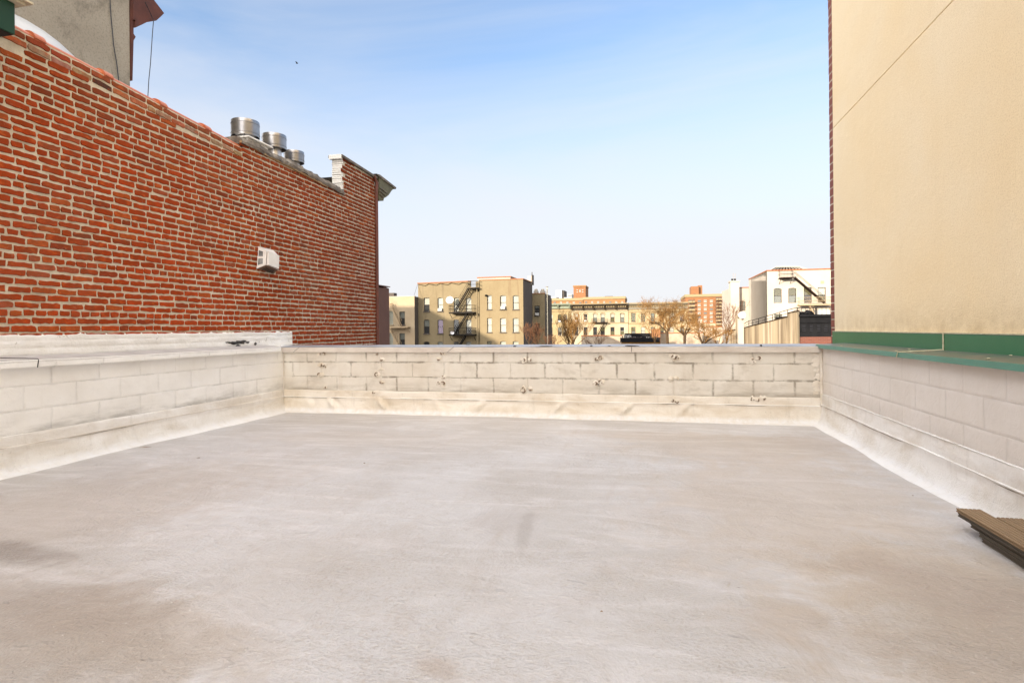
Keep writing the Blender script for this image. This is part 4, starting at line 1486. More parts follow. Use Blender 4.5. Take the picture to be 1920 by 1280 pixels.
def house(name, label, Y, pxL, pxR, pyT, depth, mat, wins, side=None, cat='building', z0=GZ, loc=None, top=None):
    A = atY(pxL, pyT, Y)
    B = atY(pxR, pyT, Y)
    zt = top if top is not None else atY((pxL + pxR) / 2, pyT, Y).z
    t = thing(name, label, cat, ((A.x + B.x) / 2, Y, z0))
    ops = []
    for wn in wins:
        p = atY(wn[0], wn[3], Y)
        q = atY(wn[1], wn[2], Y)
        ops.append((p.x, q.x, p.z, q.z, wn[4].get('arch', False)))
    b = MB()
    facade(b, A.x, B.x, z0, zt, Y, ops)
    b.build('wall', mat, t)
    b = MB()
    Yb = Y + depth
    b.poly([(A.x, Y, z0), (A.x, Yb, z0), (A.x, Yb, zt), (A.x, Y, zt)])
    b.poly([(B.x, Y, z0), (B.x, Yb, z0), (B.x, Yb, zt), (B.x, Y, zt)])
    b.poly([(A.x, Yb, z0), (B.x, Yb, z0), (B.x, Yb, zt), (A.x, Yb, zt)])
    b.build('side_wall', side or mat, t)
    b = MB()
    b.poly([(A.x, Y, zt - .35), (B.x, Y, zt - .35), (B.x, Yb, zt - .35), (A.x, Yb, zt - .35)])
    b.build('roof', M['roofing'], t)
    for wn, o in zip(wins, ops):
        kw = dict(wn[4])
        kw.pop('arch', None)
        window(t, o[0], o[1], o[2], o[3], Y, **kw)
    return t, A.x, B.x, zt


def coping_line(t, x0, x1, Y, z, mat='terra_far', h=0.12, name='coping', y1=None, over=0.06):
    b = MB()
    b.box(x0 - over, x1 + over, Y - over, (y1 if y1 else Y + 0.3), z, z + h)
    return b.build(name, M[mat], t)


wl = dict(blind='blind', bfrac=.5, low='blind', arch=True)
# --- tan building, left half
YB = 72.0
W1 = []
for r_, (ya, yb) in enumerate(((558, 584), (599, 625.4), (640.3, 664))):
    for c_, (xa, xb) in enumerate(((794.6, 805.2), (820.6, 830.6), (850.8, 860.2), (873.9, 883.7))):
        d = dict(wl)
        if r_ == 0 and c_ == 0:
            d = dict(blind='blind', bfrac=.5, arch=False)
        if r_ == 0 and c_ == 1:
            d['ac'] = True
        if r_ == 1:
            d = [dict(blind='blindgrey', bfrac=.5, arch=True), dict(blind='purple', bfrac=.97, arch=True), dict(arch=True), dict(blind='blind', bfrac=.55, arch=True)][c_]
        if r_ == 2:
            d = dict(arch=True)
            if c_ in (1, 3):
                d['blind'] = 'blindgrey'
                d['bfrac'] = .9
        W1.append((xa, xb, ya, yb, d))
# the notch for the roof ladder is left open at the right
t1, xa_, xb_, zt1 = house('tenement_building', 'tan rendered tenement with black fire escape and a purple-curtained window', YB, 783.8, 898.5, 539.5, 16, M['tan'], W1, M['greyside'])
# parapet above with a gap
pN0, pN1 = atY(882, 530, YB).x, atY(892, 530, YB).x
zp_l, zp_r = atY(783.8, 532, YB).z, atY(882, 528, YB).z
b = MB()
b.prism([(xa_, YB, zt1), (pN0, YB, zt1), (pN0, YB, zp_r), (xa_, YB, zp_l)], (0, 0.3, 0))
b.prism([(pN1, YB, zt1), (xb_, YB, zt1), (xb_, YB, zp_r), (pN1, YB, zp_r)], (0, 0.3, 0))
b.prism([(xa_, YB + 0.3, zt1), (xa_, YB + 16, zt1), (xa_, YB + 16, zp_l), (xa_, YB + .3, zp_l)], (0.3, 0, 0))
b.build('parapet', M['tan'], t1)
b = MB()
b.prism([(xa_ - .08, YB - .08, zp_l), (pN0 + .03, YB - .08, zp_r), (pN0 + .03, YB - .08, zp_r + .13), (xa_ - .08, YB - .08, zp_l + .13)], (0, 0.45, 0))
b.build('coping', M['terra_far'], t1)
b = MB()
for k in range(14):
    x = xa_ + (pN0 - xa_) * k / 14
    zz = zp_l + (zp_r - zp_l) * k / 14
    b.tube([(x, YB - .05, zz - .08 - .12 * (k % 3)), (x + (pN0 - xa_) / 14, YB - .05, zz - .06 - .12 * ((k + 1) % 3))], 0.03, 4)
b.build('cable', M['ironbrown'], t1)
# --- tan building, right half
W2 = []
for r_, (ya, yb) in enumerate(((553.6, 580.3), (596.2, 623), (639.5, 662))):
    for c_, (xa, xb) in enumerate(((913.6, 921.8), (937.9, 949.0), (961.6, 972.8))):
        d = dict(wl)
        d['arch'] = c_ > 0
        if c_ == 0:
            d['bfrac'] = .97
        if r_ == 0 and c_ == 1:
            d['ac'] = True
        if r_ == 1:
            d['low'] = 'blind' if c_ else 'blindgrey'
        if r_ == 2 and c_ == 0:
            d = dict(blind='yelblind', bfrac=.9)
        W2.append((xa, xb, ya, yb, d))
qs = atX(998, 534, atY(980.6, 524, YB - .6).x)
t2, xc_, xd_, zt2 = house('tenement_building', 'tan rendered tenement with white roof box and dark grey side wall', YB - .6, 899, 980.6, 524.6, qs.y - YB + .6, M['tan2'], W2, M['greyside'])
coping_line(t2, xc_, xd_, YB - .6, zt2, h=.10)
b = MB()
b.box(xd_ - .25, xd_ + .08, YB - .3, qs.y, zt2, zt2 + .10)
b.build('side_coping', M['terra_far'], t2)
b = MB()
p, q = atY(896, 525, YB + 2), atY(957, 519.5, YB + 2)
b.box(p.x, q.x, YB + 2, YB + 7, zt2 - .3, q.z)
b.build('roof_box', M['bwhite'], t2)
b = MB()
b.box(p.x - .1, q.x + .1, YB + 1.9, YB + 7.1, q.z, q.z + .12)
b.build('box_coping', M['terra_far'], t2)
cy_ = qs.y - .9
p, q = atY(989.5, 536, cy_), atY(996.5, 517, cy_)
b = MB()
b.box(p.x, q.x, cy_, cy_ + 1.1, zt2 - .3, q.z)
b.build('chimney', M['bwhite'], t2)
b = MB()
b.box(q.x, q.x + .12, cy_ + .02, cy_ + 1.08, zt2 - .3, q.z + .15)
b.tube([(q.x + .06, cy_ + .1, q.z), (q.x + .06, cy_ + .1, q.z + .5)], .06, 6)
b.build('flue', M['greyside'], t2)
b = MB()
for px in (911.5,):
    q_ = atY(px, 554, YB - .7)
    b.lump((q_.x, q_.y, q_.z), .18, .18, .14, 2, 7, 5, .2)
    b.tube([(q_.x, q_.y, q_.z), (q_.x + .2, q_.y + .1, q_.z)], .05, 5)
b.build('wall_lamp', M['iron'], t2)
# control: rain pipe between the halves
b = MB()
b.tube([(xb_ - .1, YB - .75, GZ), (xb_ - .1, YB - .75, zt1 + .6)], .07, 6)
b.build('rain_pipe', M['tan'], t1)


def fire_escape(label, Y, plats, stairs, mat, out=1.0, name='fire_escape', rail=True, group='iron fire escapes'):
    """plats: (pxL, pxR, pyfloor, pyrail); stairs: ((px,py) top, (px,py) bottom)"""
    q0 = atY(plats[0][0], plats[0][2], Y)
    t = thing(name, label, 'fire escape', (q0.x, Y, q0.z), group)
    mt = M[mat]
    for (pa, pb, pf_, prr) in plats:
        yo = Y - out
        p_, q_ = atY(pa, pf_, yo), atY(pb, pf_, yo)
        zr = atY(pa, prr, yo).z
        z_ = p_.z
        b = MB()
        b.box(p_.x, q_.x, yo, yo + .06, z_ - .12, z_ + .03)
        b.box(p_.x, q_.x, Y - .07, Y - .01, z_ - .12, z_ + .03)
        for k in range(9):
            y_ = yo + .06 + (out - .14) * (k + .5) / 9
            b.box(p_.x, q_.x, y_ - .03, y_ + .015, z_ - .03, z_ + .02)
        for xx in (p_.x + .1, q_.x - .15):
            b.tube([(xx, Y - .03, z_ - .75), (xx, yo + .05, z_ - .1)], .035, 4)
            b.box(xx, xx + .05, yo + .06, Y - .07, z_ - .12, z_ - .031)
        b.build('platform', mt, t)
        if prr < pf_ - 2:
            b = MB()
            for zz in (zr, z_ + (zr - z_) * .5):
                b.tube([(p_.x, Y - .02, zz), (p_.x, yo, zz), (q_.x, yo, zz), (q_.x, Y - .02, zz)], .022, 4)
            nbar = max(6, int((q_.x - p_.x) / .16))
            for k in range(nbar + 1):
                xx = p_.x + (q_.x - p_.x) * k / nbar
                b.tube([(xx, yo, z_), (xx, yo, zr)], .011, 4)
            for k in range(4):
                y_ = yo + out * k / 4
                b.tube([(p_.x, y_, z_), (p_.x, y_, zr)], .011, 4)
                b.tube([(q_.x, y_, z_), (q_.x, y_, zr)], .011, 4)
            b.build('railing', mt, t)
    for (tp, bt) in stairs:
        for_y = (Y - out * .85, Y - out * .25)
        b = MB()
        A_, B_ = atY(tp[0], tp[1], Y - out * .55), atY(bt[0], bt[1], Y - out * .55)
        for yy in for_y:
            b.prism([(A_.x, yy, A_.z - .13), (A_.x, yy, A_.z + .13), (B_.x, yy, B_.z + .13), (B_.x, yy, B_.z - .13)], (0, .05, 0))
        ns = max(5, int(abs(A_.z - B_.z) / .23))
        for k in range(ns):
            f_ = (k + .5) / ns
            x_, z_ = A_.x + (B_.x - A_.x) * f_, A_.z + (B_.z - A_.z) * f_
            b.box(x_ - .09, x_ + .09, for_y[0] + .041, for_y[1] - .001, z_ - .03, z_ + .02)
        o = b.build('stair', mt, t)
        b = MB()
        for yy in for_y:
            b.tube([(A_.x, yy, A_.z + .75), (B_.x, yy, B_.z + .75)], .018, 4)
            for f_ in (.1, .5, .9):
                b.tube([(A_.x + (B_.x - A_.x) * f_, yy, A_.z + (B_.z - A_.z) * f_), (A_.x + (B_.x - A_.x) * f_, yy, A_.z + (B_.z - A_.z) * f_ + .75)], .012, 4)
        b.build('handrail', mt, o)
    return t


fire_escape('black iron fire escape zigzagging down the tan tenement', YB, [(877, 898, 540, 527), (841.5, 889, 586, 573), (841.5, 889.5, 627.5, 615)],
            [((878.5, 541), (853, 584)), ((876, 588), (853, 626)), ((873, 629), (852, 664))], 'iron', 1.1)
dish(atY(843, 563, YB - 1.0), 0.50, (0.25, -0.85, 0.3), 'white satellite dish high on the tan tenement beside its upper fire escape platform', mount=atY(844, 569, YB - .05))
dish(atY(848, 623.5, YB - 1.3), 0.26, (0.2, -0.9, 0.2), 'small grey satellite dish on the lower fire escape platform', mount=atY(848, 627, YB - 1.0), m_='galv')

# --- cream building left of it
xside = xa_ - .02
d_ = ray(777, 600)
YC = xside / d_.x * d_.y
W3 = [(749, 759, 584, 609, dict(blind='blindgrey', bfrac=.5)), (749, 759, 624.5, 650, dict(blind='blindgrey', bfrac=.45)),
      (729.5, 737, 583, 609, dict(blind='blind', bfrac=.5, low='blind', frame='wframew')), (729.5, 737, 624.5, 650, dict(blind='blind', bfrac=.5, low='blind', frame='wframew'))]
t3, xe_, xf_, zt3 = house('tenement_building', 'low cream tenement with a light stair, partly hidden by the brick wall', YC, 712, 777, 556.5, 14, M['creamwall'], W3, M['greyside'])
coping_line(t3, xe_, xf_, YC, zt3, 'bwhite', .08, over=.03)
b = MB()
p = atY(734, 549, YC + 3)
b.box(p.x - .5, p.x + .35, YC + 3, YC + 4, zt3 - .3, p.z)
b.build('roof_hatch', M['greyside'], t3)
b = MB()
b.tube([atY(783, 533, YB), atY(776, 555, YC)], .02, 4)
tag(b.build('cable', M['cable']), 'thin stay wire sloping from the tan tenement down to the cream one', 'cable')
fire_escape('pale iron fire escape on the cream tenement', YC, [(728, 764, 613, 612)], [((731, 568), (752, 612)), ((731, 615), (752, 656))], 'ironcream', 1.0)

# --- mauve wall next to the downspout
xm = -8.2
pa, pb = atX(700, 537, xm), atX(729.5, 541, xm)
pk = thing('rendered_building', 'narrow mauve rendered wall just right of the downspout', 'building', (xm, pa.y, GZ))
b = MB()
b.prism([(xm, pa.y, GZ), (xm, pb.y, GZ), (xm, pb.y, pb.z), (xm, pa.y + (pb.y - pa.y) * .66, pb.z + .04), (xm, pa.y + (pb.y - pa.y) * .6, pa.z), (xm, pa.y, pa.z)], (-5, 0, 0))
b.build('wall', M['pinkwall'], pk)
b = MB()
b.box(xm - 5, xm + .03, pa.y, pb.y + .03, pb.z + .045, pb.z + .07)
b.build('coping', M['pipe'], pk)

# --- narrow wing right of the tan building
YW = qs.y + .3
W4 = [(1002.5, 1011.8, 573, 592, dict(ac=True, blind='blindgrey', bfrac=.2)), (1002.5, 1011.8, 606, 626, dict())]
pside = atX(1033, 559, atY(1021.5, 550, YW).x)
t4, xg_, xh_, zt4 = house('tenement_building', 'narrow shaded tenement with chimney pots and cream drainpipe', YW, 996, 1021.5, 550.5, pside.y - YW, M['tan'], W4, M['greyside'])
coping_line(t4, xg_, xh_, YW, zt4, h=.08)
for (px, wpx) in ((1004, 7), (1016.5, 8)):
    b = MB()
    p, q = atY(px - wpx / 2, 550, YW + 1), atY(px + wpx / 2, 545, YW + 1)
    b.box(p.x, q.x, YW + 1, YW + 2, zt4 - .3, q.z)
    o = b.build('chimney', M['bwhite'], t4)
    b = MB()
    b.lathe((p.x + q.x) / 2, YW + 1.5, [(.22, q.z), (.24, q.z + .2), (.12, q.z + .3), (0, q.z + .31)], 10)
    b.build('pot', M['bwhite'], o)
b = MB()
p = atY(1024, 600, YW + 1)
b.tube([(xh_ + .12, YW + 1.2, GZ), (xh_ + .12, YW + 1.2, zt4 + .9)], .09, 6)
b.lathe(xh_ + .12, YW + 1.2, [(.05, zt4 + .9), (.25, zt4 + 1.0), (0, zt4 + 1.02)], 8)
b.build('drainpipe', M['cream'], t4)
b = MB()
b.box(xh_, xh_ + .12, pside.y - 2.5, pside.y, GZ, zt4 - .4)
b.build('pilaster', M['greyside'], t4)

# --- row of yellow houses far behind
YR = 140.0


def cornice_strip(t, x0, x1, Y, z0, z1, mat, proj=1.0, brackets=None, dent=None, topmat=None):
    b = MB()
    b.box(x0, x1, Y - proj * .35, Y - .01, z0, z0 + (z1 - z0) * .55)
    b.prism([(x0, Y - proj * .35, z0 + (z1 - z0) * .55), (x0, Y - proj, z0 + (z1 - z0) * .85), (x0, Y - proj, z1), (x0, Y, z1), (x0, Y, z0 + (z1 - z0) * .55)], (x1 - x0, 0, 0))
    o = b.build('cornice', M[mat], t)
    if brackets:
        for xx in brackets:
            b = MB()
            b.prism([(xx - .18, Y - proj * .95, z0 + (z1 - z0) * .82), (xx - .18, Y - proj * .36, z0 - .1), (xx - .18, Y - proj * .05, z0 - .1), (xx - .18, Y - .05, z0 + (z1 - z0) * .82)], (.36, 0, 0))
            b.build('bracket', M[mat], o)
    if dent:
        b = MB()
        n = dent
        for k in range(n):
            xx = x0 + (x1 - x0) * (k + .5) / n
            b.box(xx - (x1 - x0) / n * .28, xx + (x1 - x0) / n * .28, Y - proj * .62, Y - proj * .352, z0 + (z1 - z0) * .40, z0 + (z1 - z0) * .62)
        b.box(x0, x1, Y - proj * .40, Y - proj * .3525, z0 + (z1 - z0) * .36, z0 + (z1 - z0) * .41)
        b.build('dentil_row', M['band'] if mat != 'mint' else M['mint'], o)
    if topmat:
        b = MB()
        b.box(x0 - .1, x1 + .1, Y - proj - .1, Y + .3, z1, z1 + .16)
        b.build('cornice_top', M[topmat], o)
    return o


def rowwins(cols, rows, opts):
    out = []
    for j, (ya, yb) in enumerate(rows):
        for i, (xa, xb) in enumerate(cols):
            out.append((xa, xb, ya, yb, dict(opts(j, i))))
    return out


ro = lambda j, i: dict(blind=('blind', 'yelblind', 'blindgrey')[(i + j) % 3], bfrac=(.5, .35, .6)[(i * 2 + j) % 3], frame='wframe' if (i + j) % 2 else 'wframew', arch=j == 0, ac=(i + j) % 4 == 1, sill=True)
t5, a5, b5, z5 = house('row_house', 'yellow row house under a mint green cornice', YR, 1026, 1071, 571, 14, M['yellow3'],
                       rowwins(((1029, 1036), (1046, 1052.8), (1056.3, 1063.6)), ((589.5, 604), (613.5, 629)), ro))
cornice_strip(t5, a5, b5, YR, atY(1050, 578.5, YR).z, atY(1050, 570.6, YR).z, 'mint', 1.3, [a5 + 2.8, a5 + 5.6], None, 'mint')
W6 = rowwins(((1077.2, 1084.2), (1094.5, 1101.5), (1112.3, 1119.4), (1126.4, 1134), (1144.7, 1152.2), (1163, 1170.5)), ((588.3, 603.2), (613, 628.3)),
             lambda j, i: [dict(blind='blind', bfrac=.4, ac=True, arch=True), dict(ac=True, frame='wframew', arch=True), dict(blind='blind', bfrac=.48, low='blindgrey', arch=True),
                           dict(blind='blind', bfrac=.45, low='blindgrey', arch=True), dict(blind='blind', bfrac=.4, low='yelblind', arch=True), dict(blind='blind', bfrac=.45, low='blindgrey')][i] if j == 0
             else [dict(), dict(), dict(), dict(blind='yelblind', bfrac=.5), dict(low='yelblind'), dict(low='yelblind', frame='wframew')][i])
t6, a6, b6, z6 = house('row_house', 'pale yellow row house under a dark bracketed cornice with a small balcony', YR, 1071.3, 1177.5, 571.5, 14, M['yellow2'], W6)
cornice_strip(t6, a6, b6, YR, atY(1124, 580.3, YR).z, atY(1124, 570.3, YR).z, 'darkcor', 1.4, [atY(x, 575, YR).x for x in (1073, 1093.5, 1113.3, 1134, 1155, 1175.5)], 34, 'band')
W7 = rowwins(((1183.8, 1191.5), (1201.9, 1209.5), (1220.5, 1228.5), (1237.5, 1244.5), (1255.4, 1263.4), (1274.6, 1282.6)), ((586.9, 602.6), (613, 628)),
             lambda j, i: dict(blind='yelblind', bfrac=.95, arch=True) if (j == 0 and i < 2) else dict(blind=('yelblind', 'blind', 'blindgrey')[i % 3], bfrac=(.5, .9, .5)[i % 3], arch=j == 0, low='blindgrey' if i % 2 == 0 else None))
t7, a7, b7, z7 = house('row_house', 'yellow row house under a long grey dentilled cornice behind the bare trees', YR, 1178.2, 1289.5, 570, 14, M['yellow'], W7)
cornice_strip(t7, a7, b7, YR, atY(1234, 579, YR).z, atY(1234, 568.4, YR).z, 'greycor', 1.0, None, 34, 'band')
for t_, a_, b_, nm in ((t5, a5, b5, 0), (t6, a6, b6, 1), (t7, a7, b7, 2)):
    for yy, hh in ((605.5, .22), (583.8, .08)):
        b = MB()
        zz = atY((1050, 1124, 1234)[nm], yy, YR).z
        b.box(a_, b_, YR - .16, YR - .005, zz - hh / 2, zz + hh / 2)
        b.build('string_course', M['band'], t_)
# window hoods
for t_, cols, yy in ((t6, ((1077.2, 1084.2), (1094.5, 1101.5), (1112.3, 1119.4), (1126.4, 1134), (1144.7, 1152.2), (1163, 1170.5)), 587.6),
                     (t7, ((1183.8, 1191.5), (1201.9, 1209.5), (1220.5, 1228.5), (1237.5, 1244.5), (1255.4, 1263.4), (1274.6, 1282.6)), 586.3)):
    for (xa, xb) in cols:
        b = MB()
        p, q = atY(xa - .8, yy, YR), atY(xb + .8, yy, YR)
        pts = []
        for k in range(9):
            a = math.pi * k / 8
            pts.append(((p.x + q.x) / 2 - math.cos(a) * (q.x - p.x) / 2, YR - .06, p.z - .25 + math.sin(a) * .42))
        b.tube(pts, .07, 4)
        b.build('window_hood', M['band'], t_)
fire_escape('small iron balcony and stair on the pale yellow row house', YR, [(1109.5, 1138.5, 604.5, 597.5)], [((1132.5, 606), (1120, 630))], 'ironbrown', 1.2)
fire_escape('thin iron balcony on the yellow row house behind bare branches', YR, [(1217, 1236, 604, 598)], [], 'ironbrown', 1.2)

# --- orange brick flats behind the row
YO = 230.0


def flats(name, label, Y, pxL, pxR, pyT, depth, mat, rows=1, cols=8, y0=None, dy=7.4, wpx=3.2, hpx=3.6, x0=None, dx=None, dark=False, z0=GZ):
    A, B = atY(pxL, pyT, Y), atY(pxR, pyT, Y)
    t = thing(name, label, 'apartment building', ((A.x + B.x) / 2, Y, z0))
    b = MB()
    b.box(A.x, B.x, Y, Y + depth, z0, A.z)
    b.build('wall', M[mat], t)
    b = MB()
    b.box(A.x - .2, B.x + .2, Y - .3, Y + depth, A.z, A.z + .9)
    b.build('parapet', M['band'], t)
    for r_ in range(rows):
        for c_ in range(cols):
            px = x0 + dx * c_
            py = y0 + dy * r_
            p, q = atY(px - wpx / 2, py + hpx / 2, Y), atY(px + wpx / 2, py - hpx / 2, Y)
            b = MB()
            b.box(p.x, q.x, Y - .14, Y - .02, p.z, q.z)
            k = (r_ * 7 + c_ * 3) % 4
            o = b.build('window', M['blind'] if k else M['blindgrey'], t)
            b = MB()
            b.box(p.x, q.x, Y - .17, Y - .145, (p.z + q.z) / 2 - .12, (p.z + q.z) / 2 + .12)
            b.build('sash', M['wframe'], o)
    return t, A, B


flats('apartment_building', 'low orange brick block behind the mint cornice', YO, 1030, 1093, 564, 20, 'orange2', 1, 5, 567.5, 7, 4, 3, 1040, 12)
flats('apartment_building', 'long orange brick block behind the dark cornice', YO - 6, 1094, 1172, 561.5, 20, 'orange2', 1, 7, 566.5, 7, 4, 3, 1099, 11.3)
b = MB()
p, q = atY(1135.5, 562, YO + 4), atY(1147.5, 556.5, YO + 4)
b.box(p.x, q.x, YO + 4, YO + 8, p.z - 2, q.z)
b.box(p.x - .3, q.x + .3, YO + 3.7, YO + 8.3, q.z, q.z + .3)
tag(b.build('roof_bulkhead', M['greyside']), 'small dark rooftop hut on the long orange block', 'roof hut')
# tower with pale slots
YT = 270.0
p, q = atY(1075.5, 560, YT), atY(1098, 537.5, YT)
dq = atX(1103, 537.5, q.x)
t8 = thing('tower_block', 'square orange brick tower with a dark shaded side and pale slots', 'apartment building', ((p.x + q.x) / 2, YT, GZ))
b = MB()
b.box(p.x, q.x, YT, min(dq.y, YT + 60), GZ, q.z)
b.build('wall', M['orange'], t8)
for (xa, xb, ya, yb) in ((1081, 1083.8, 543, 544), (1081, 1083.8, 547, 548), (1086.7, 1088.2, 543, 548), (1091, 1094, 543, 544), (1091, 1094, 547, 548)):
    b = MB()
    p_, q_ = atY(xa, yb, YT - .2), atY(xb, ya, YT - .2)
    b.box(p_.x, q_.x, YT - .2, YT - .02, p_.z, q_.z)
    b.build('slot_window', M['fwhite'], t8)
b = MB()
b.box(p.x - .2, q.x + .2, YT - .3, min(dq.y, YT + 60), q.z, q.z + .7)
b.build('parapet', M['orange2'], t8)
# far white towers
YV = 600.0
t9 = thing('tower_block', 'distant pale high-rise with a grey strip beside the orange tower', 'apartment building', (atY(1048, 560, YV).x, YV, GZ))
p, q = atY(1042.5, 575, YV), atY(1053.5, 543.5, YV)
b = MB()
b.box(p.x, q.x, YV, YV + 25, GZ, q.z)
b.build('wall', M['fwhite'], t9)
b = MB()
r_ = atY(1057, 544, YV)
b.box(q.x + .01, r_.x, YV + 2, YV + 24, GZ, r_.z)
b.build('stair_tower', M['greyside'], t9)
for k, (xa, xb, yt, lab) in enumerate(((1035, 1043, 556, 'distant low white block left of the pale high-rise'), (1057.6, 1063, 557.5, 'distant low white block right of the pale high-rise'),
                                       (1064, 1071.5, 551, 'distant small cream block beside the orange tower'))):
    p, q = atY(xa, 575, YV - 40), atY(xb, yt, YV - 40)
    tt = thing('distant_building', lab, 'building', (p.x, YV - 40, GZ))
    b = MB()
    b.box(p.x, q.x, YV - 40, YV - 20, GZ, q.z)
    b.build('wall', M['fwhite'], tt)
    b = MB()
    for j in range(4):
        b.box(p.x + .5, q.x - .5, YV - 40.3, YV - 40.05, q.z - 2.2 - j * 3.2, q.z - 1.2 - j * 3.2)
    b.build('window_strip', M['blindgrey'], tt)
# right orange flats with balconies
YQ = 210.0
tq, A, B = flats('apartment_building', 'tall orange brick apartment block with rows of balconies behind the trees', YQ, 1285, 1362, 557, 25, 'orange', 7, 3, 564.5, 7.5, 5.5, 4.2, 1311, 11.3)
for (xa, xb, y0_, nr, step) in ((1290.5, 1302.5, 567, 6, 7.4), (1342, 1353, 562, 8, 6.6)):
    for k in range(nr):
        p, q = atY(xa, y0_ + k * step, YQ), atY(xb, y0_ + k * step, YQ)
        b = MB()
        b.box(p.x, q.x, YQ - 1.4, YQ - .02, p.z - .15, p.z + .05)
        b.box(p.x, q.x, YQ - 1.4, YQ - 1.3, p.z + .051, p.z + .45)
        o = b.build('balcony', M['band'], tq)
        b = MB()
        b.box(p.x, q.x, YQ - .1, YQ - .03, p.z + .06, p.z + .85)
        b.build('balcony_door', M['wframe'], o)
b = MB()
YP = YQ + 8
pts = [(1296, 556, 537), (1309, 556, 536), (1318, 556, 534)]
p, q = atY(1296, 558, YP), atY(1310, 536.5, YP)
b.box(p.x, q.x, YP, YP + 8, p.z - 2, q.z)
r_ = atY(1317, 534.5, YP + 1)
b.box(q.x + .01, r_.x, YP + 1.5, YP + 8, p.z - 2, r_.z)
o = b.build('penthouse', M['orange'], tq)
b = MB()
p2, q2 = atY(1300, 554, YP - .1), atY(1305, 551, YP - .1)
b.box(p2.x, q2.x, YP - .1, YP - .02, p2.z, q2.z)
b.build('penthouse_window', M['wframe'], o)

# --- low yard walls / rear extensions
def lowwall(label, Y, pxL, pxR, pyT, mat='yard', cop=True, depth=6, name='rear_extension', cat='building'):
    A, B = atY(pxL, pyT, Y), atY(pxR, pyT, Y)
    t = thing(name, label, cat, ((A.x + B.x) / 2, Y, GZ))
    b = MB()
    b.box(A.x, B.x, Y, Y + depth, GZ, A.z - .02)
    b.build('wall', M[mat], t)
    if cop:
        b = MB()
        b.box(A.x - .08, B.x + .08, Y - .1, Y + .35, A.z, A.z + .16)
        b.build('coping', M['terra_far'], t)
    return t, A, B


lowwall('whitewashed rear wall with terracotta coping left of the black roof deck', 112, 1090, 1166, 630)
lowwall('whitewashed rear wall with terracotta coping behind the two bare trees', 112, 1237, 1317, 625)
t_, A, B = lowwall('whitewashed rear wall with terracotta coping and chimney, right of the bare trees', 118, 1316.5, 1386, 613.5)
b = MB()
p, q = atY(1310, 615, 119), atY(1316.4, 598.5, 119)
b.box(p.x, q.x, 119, 120, GZ, q.z)
b.build('chimney', M['bwhite'], t_)
lowwall('pale yellow garden-side wall below the orange apartment block', 124, 1289, 1342, 606.5, 'yellow2', True)
lowwall('little orange brick outbuilding beside the black roof deck', 110, 1222, 1238, 616, 'orange', False)
# black roof deck with scribbled fence
YK = 104.0
t_ = thing('roof_deck', 'black painted roof deck fence with white scrawls and clutter', 'roof deck', (atY(1200, 640, YK).x, YK, GZ))
A, B = atY(1165, 641, YK), atY(1237, 624.5, YK)
b = MB()
b.box(A.x, B.x, YK, YK + 8, GZ, A.z)
b.build('wall', M['ochre'], t_)
b = MB()
xm_ = atY(1222, 625, YK).x
b.box(A.x + .5, xm_, YK + 1.5, YK + 1.6, A.z, B.z)
b.box(A.x - .2, B.x, YK - .1, YK - .02, A.z - .05, atY(1200, 635, YK).z)
b.box(A.x - .2, B.x + .1, YK - .12, YK + .0, A.z + .55, A.z + .75)
o = b.build('fence', M['black'], t_)
b = MB()
rr = random.Random(6)
for (x0_, x1_, ya_, yb_) in ((1169, 1184, 627, 634), (1187, 1196, 631, 636), (1211, 1222, 631, 636)):
    n = int((x1_ - x0_) / 2.5)
    for k in range(n):
        pxx = x0_ + (x1_ - x0_) * (k + .5) / n
        p = atY(pxx, ya_ + rr.random() * 2, YK + 1.4)
        q = atY(pxx + rr.uniform(-1.5, 1.5), yb_ - rr.random() * 2, YK + 1.4)
        b.tube([p, ((p + q) / 2 + Vector((rr.uniform(-.2, .2), 0, 0))), q], .07, 4)
b.build('scrawl', M['fwhite'], o)
b = MB()
for k in range(16):
    pxx = 1168 + 66 * rr.random()
    p = atY(pxx, 638, YK - .3)
    b.lump((p.x, YK + .6, p.z + .2), .3 + .3 * rr.random(), .3, .2 + .25 * rr.random(), k, 7, 4, .6)
b.build('clutter', M['scrap'], t_)

# --- white building at the right
YH = 82.0
t10, A_, B_, z10 = house('tenement_building', 'white rendered tenement with a black iron stair and hipped roof light', YH, 1438, 1600, 506, 12, M['bwhite'],
                         [(1451, 1465.6, 540.2, 568, dict(blind='yelblind', bfrac=.5, low='blindgrey', arch=True, sill=False)), (1478.3, 1493, 539.5, 568, dict(blind='yelblind', bfrac=.5, arch=True, low='blindgrey', sill=False)),
                          (1507.5, 1522, 538.7, 568, dict(blind='yelblind', bfrac=.5, sill=False)), (1533.8, 1548.3, 538.5, 567, dict(blind='blind', bfrac=.5, low='yelblind', sill=False)),
                          (1452, 1466, 588.5, 604, dict(blind='yelblind', bfrac=.95, sill=False))])
b = MB()
b.box(A_ - .08, B_ + .08, YH - .1, YH + .3, z10, z10 + .14)
b.build('coping', M['terra_far'], t10)
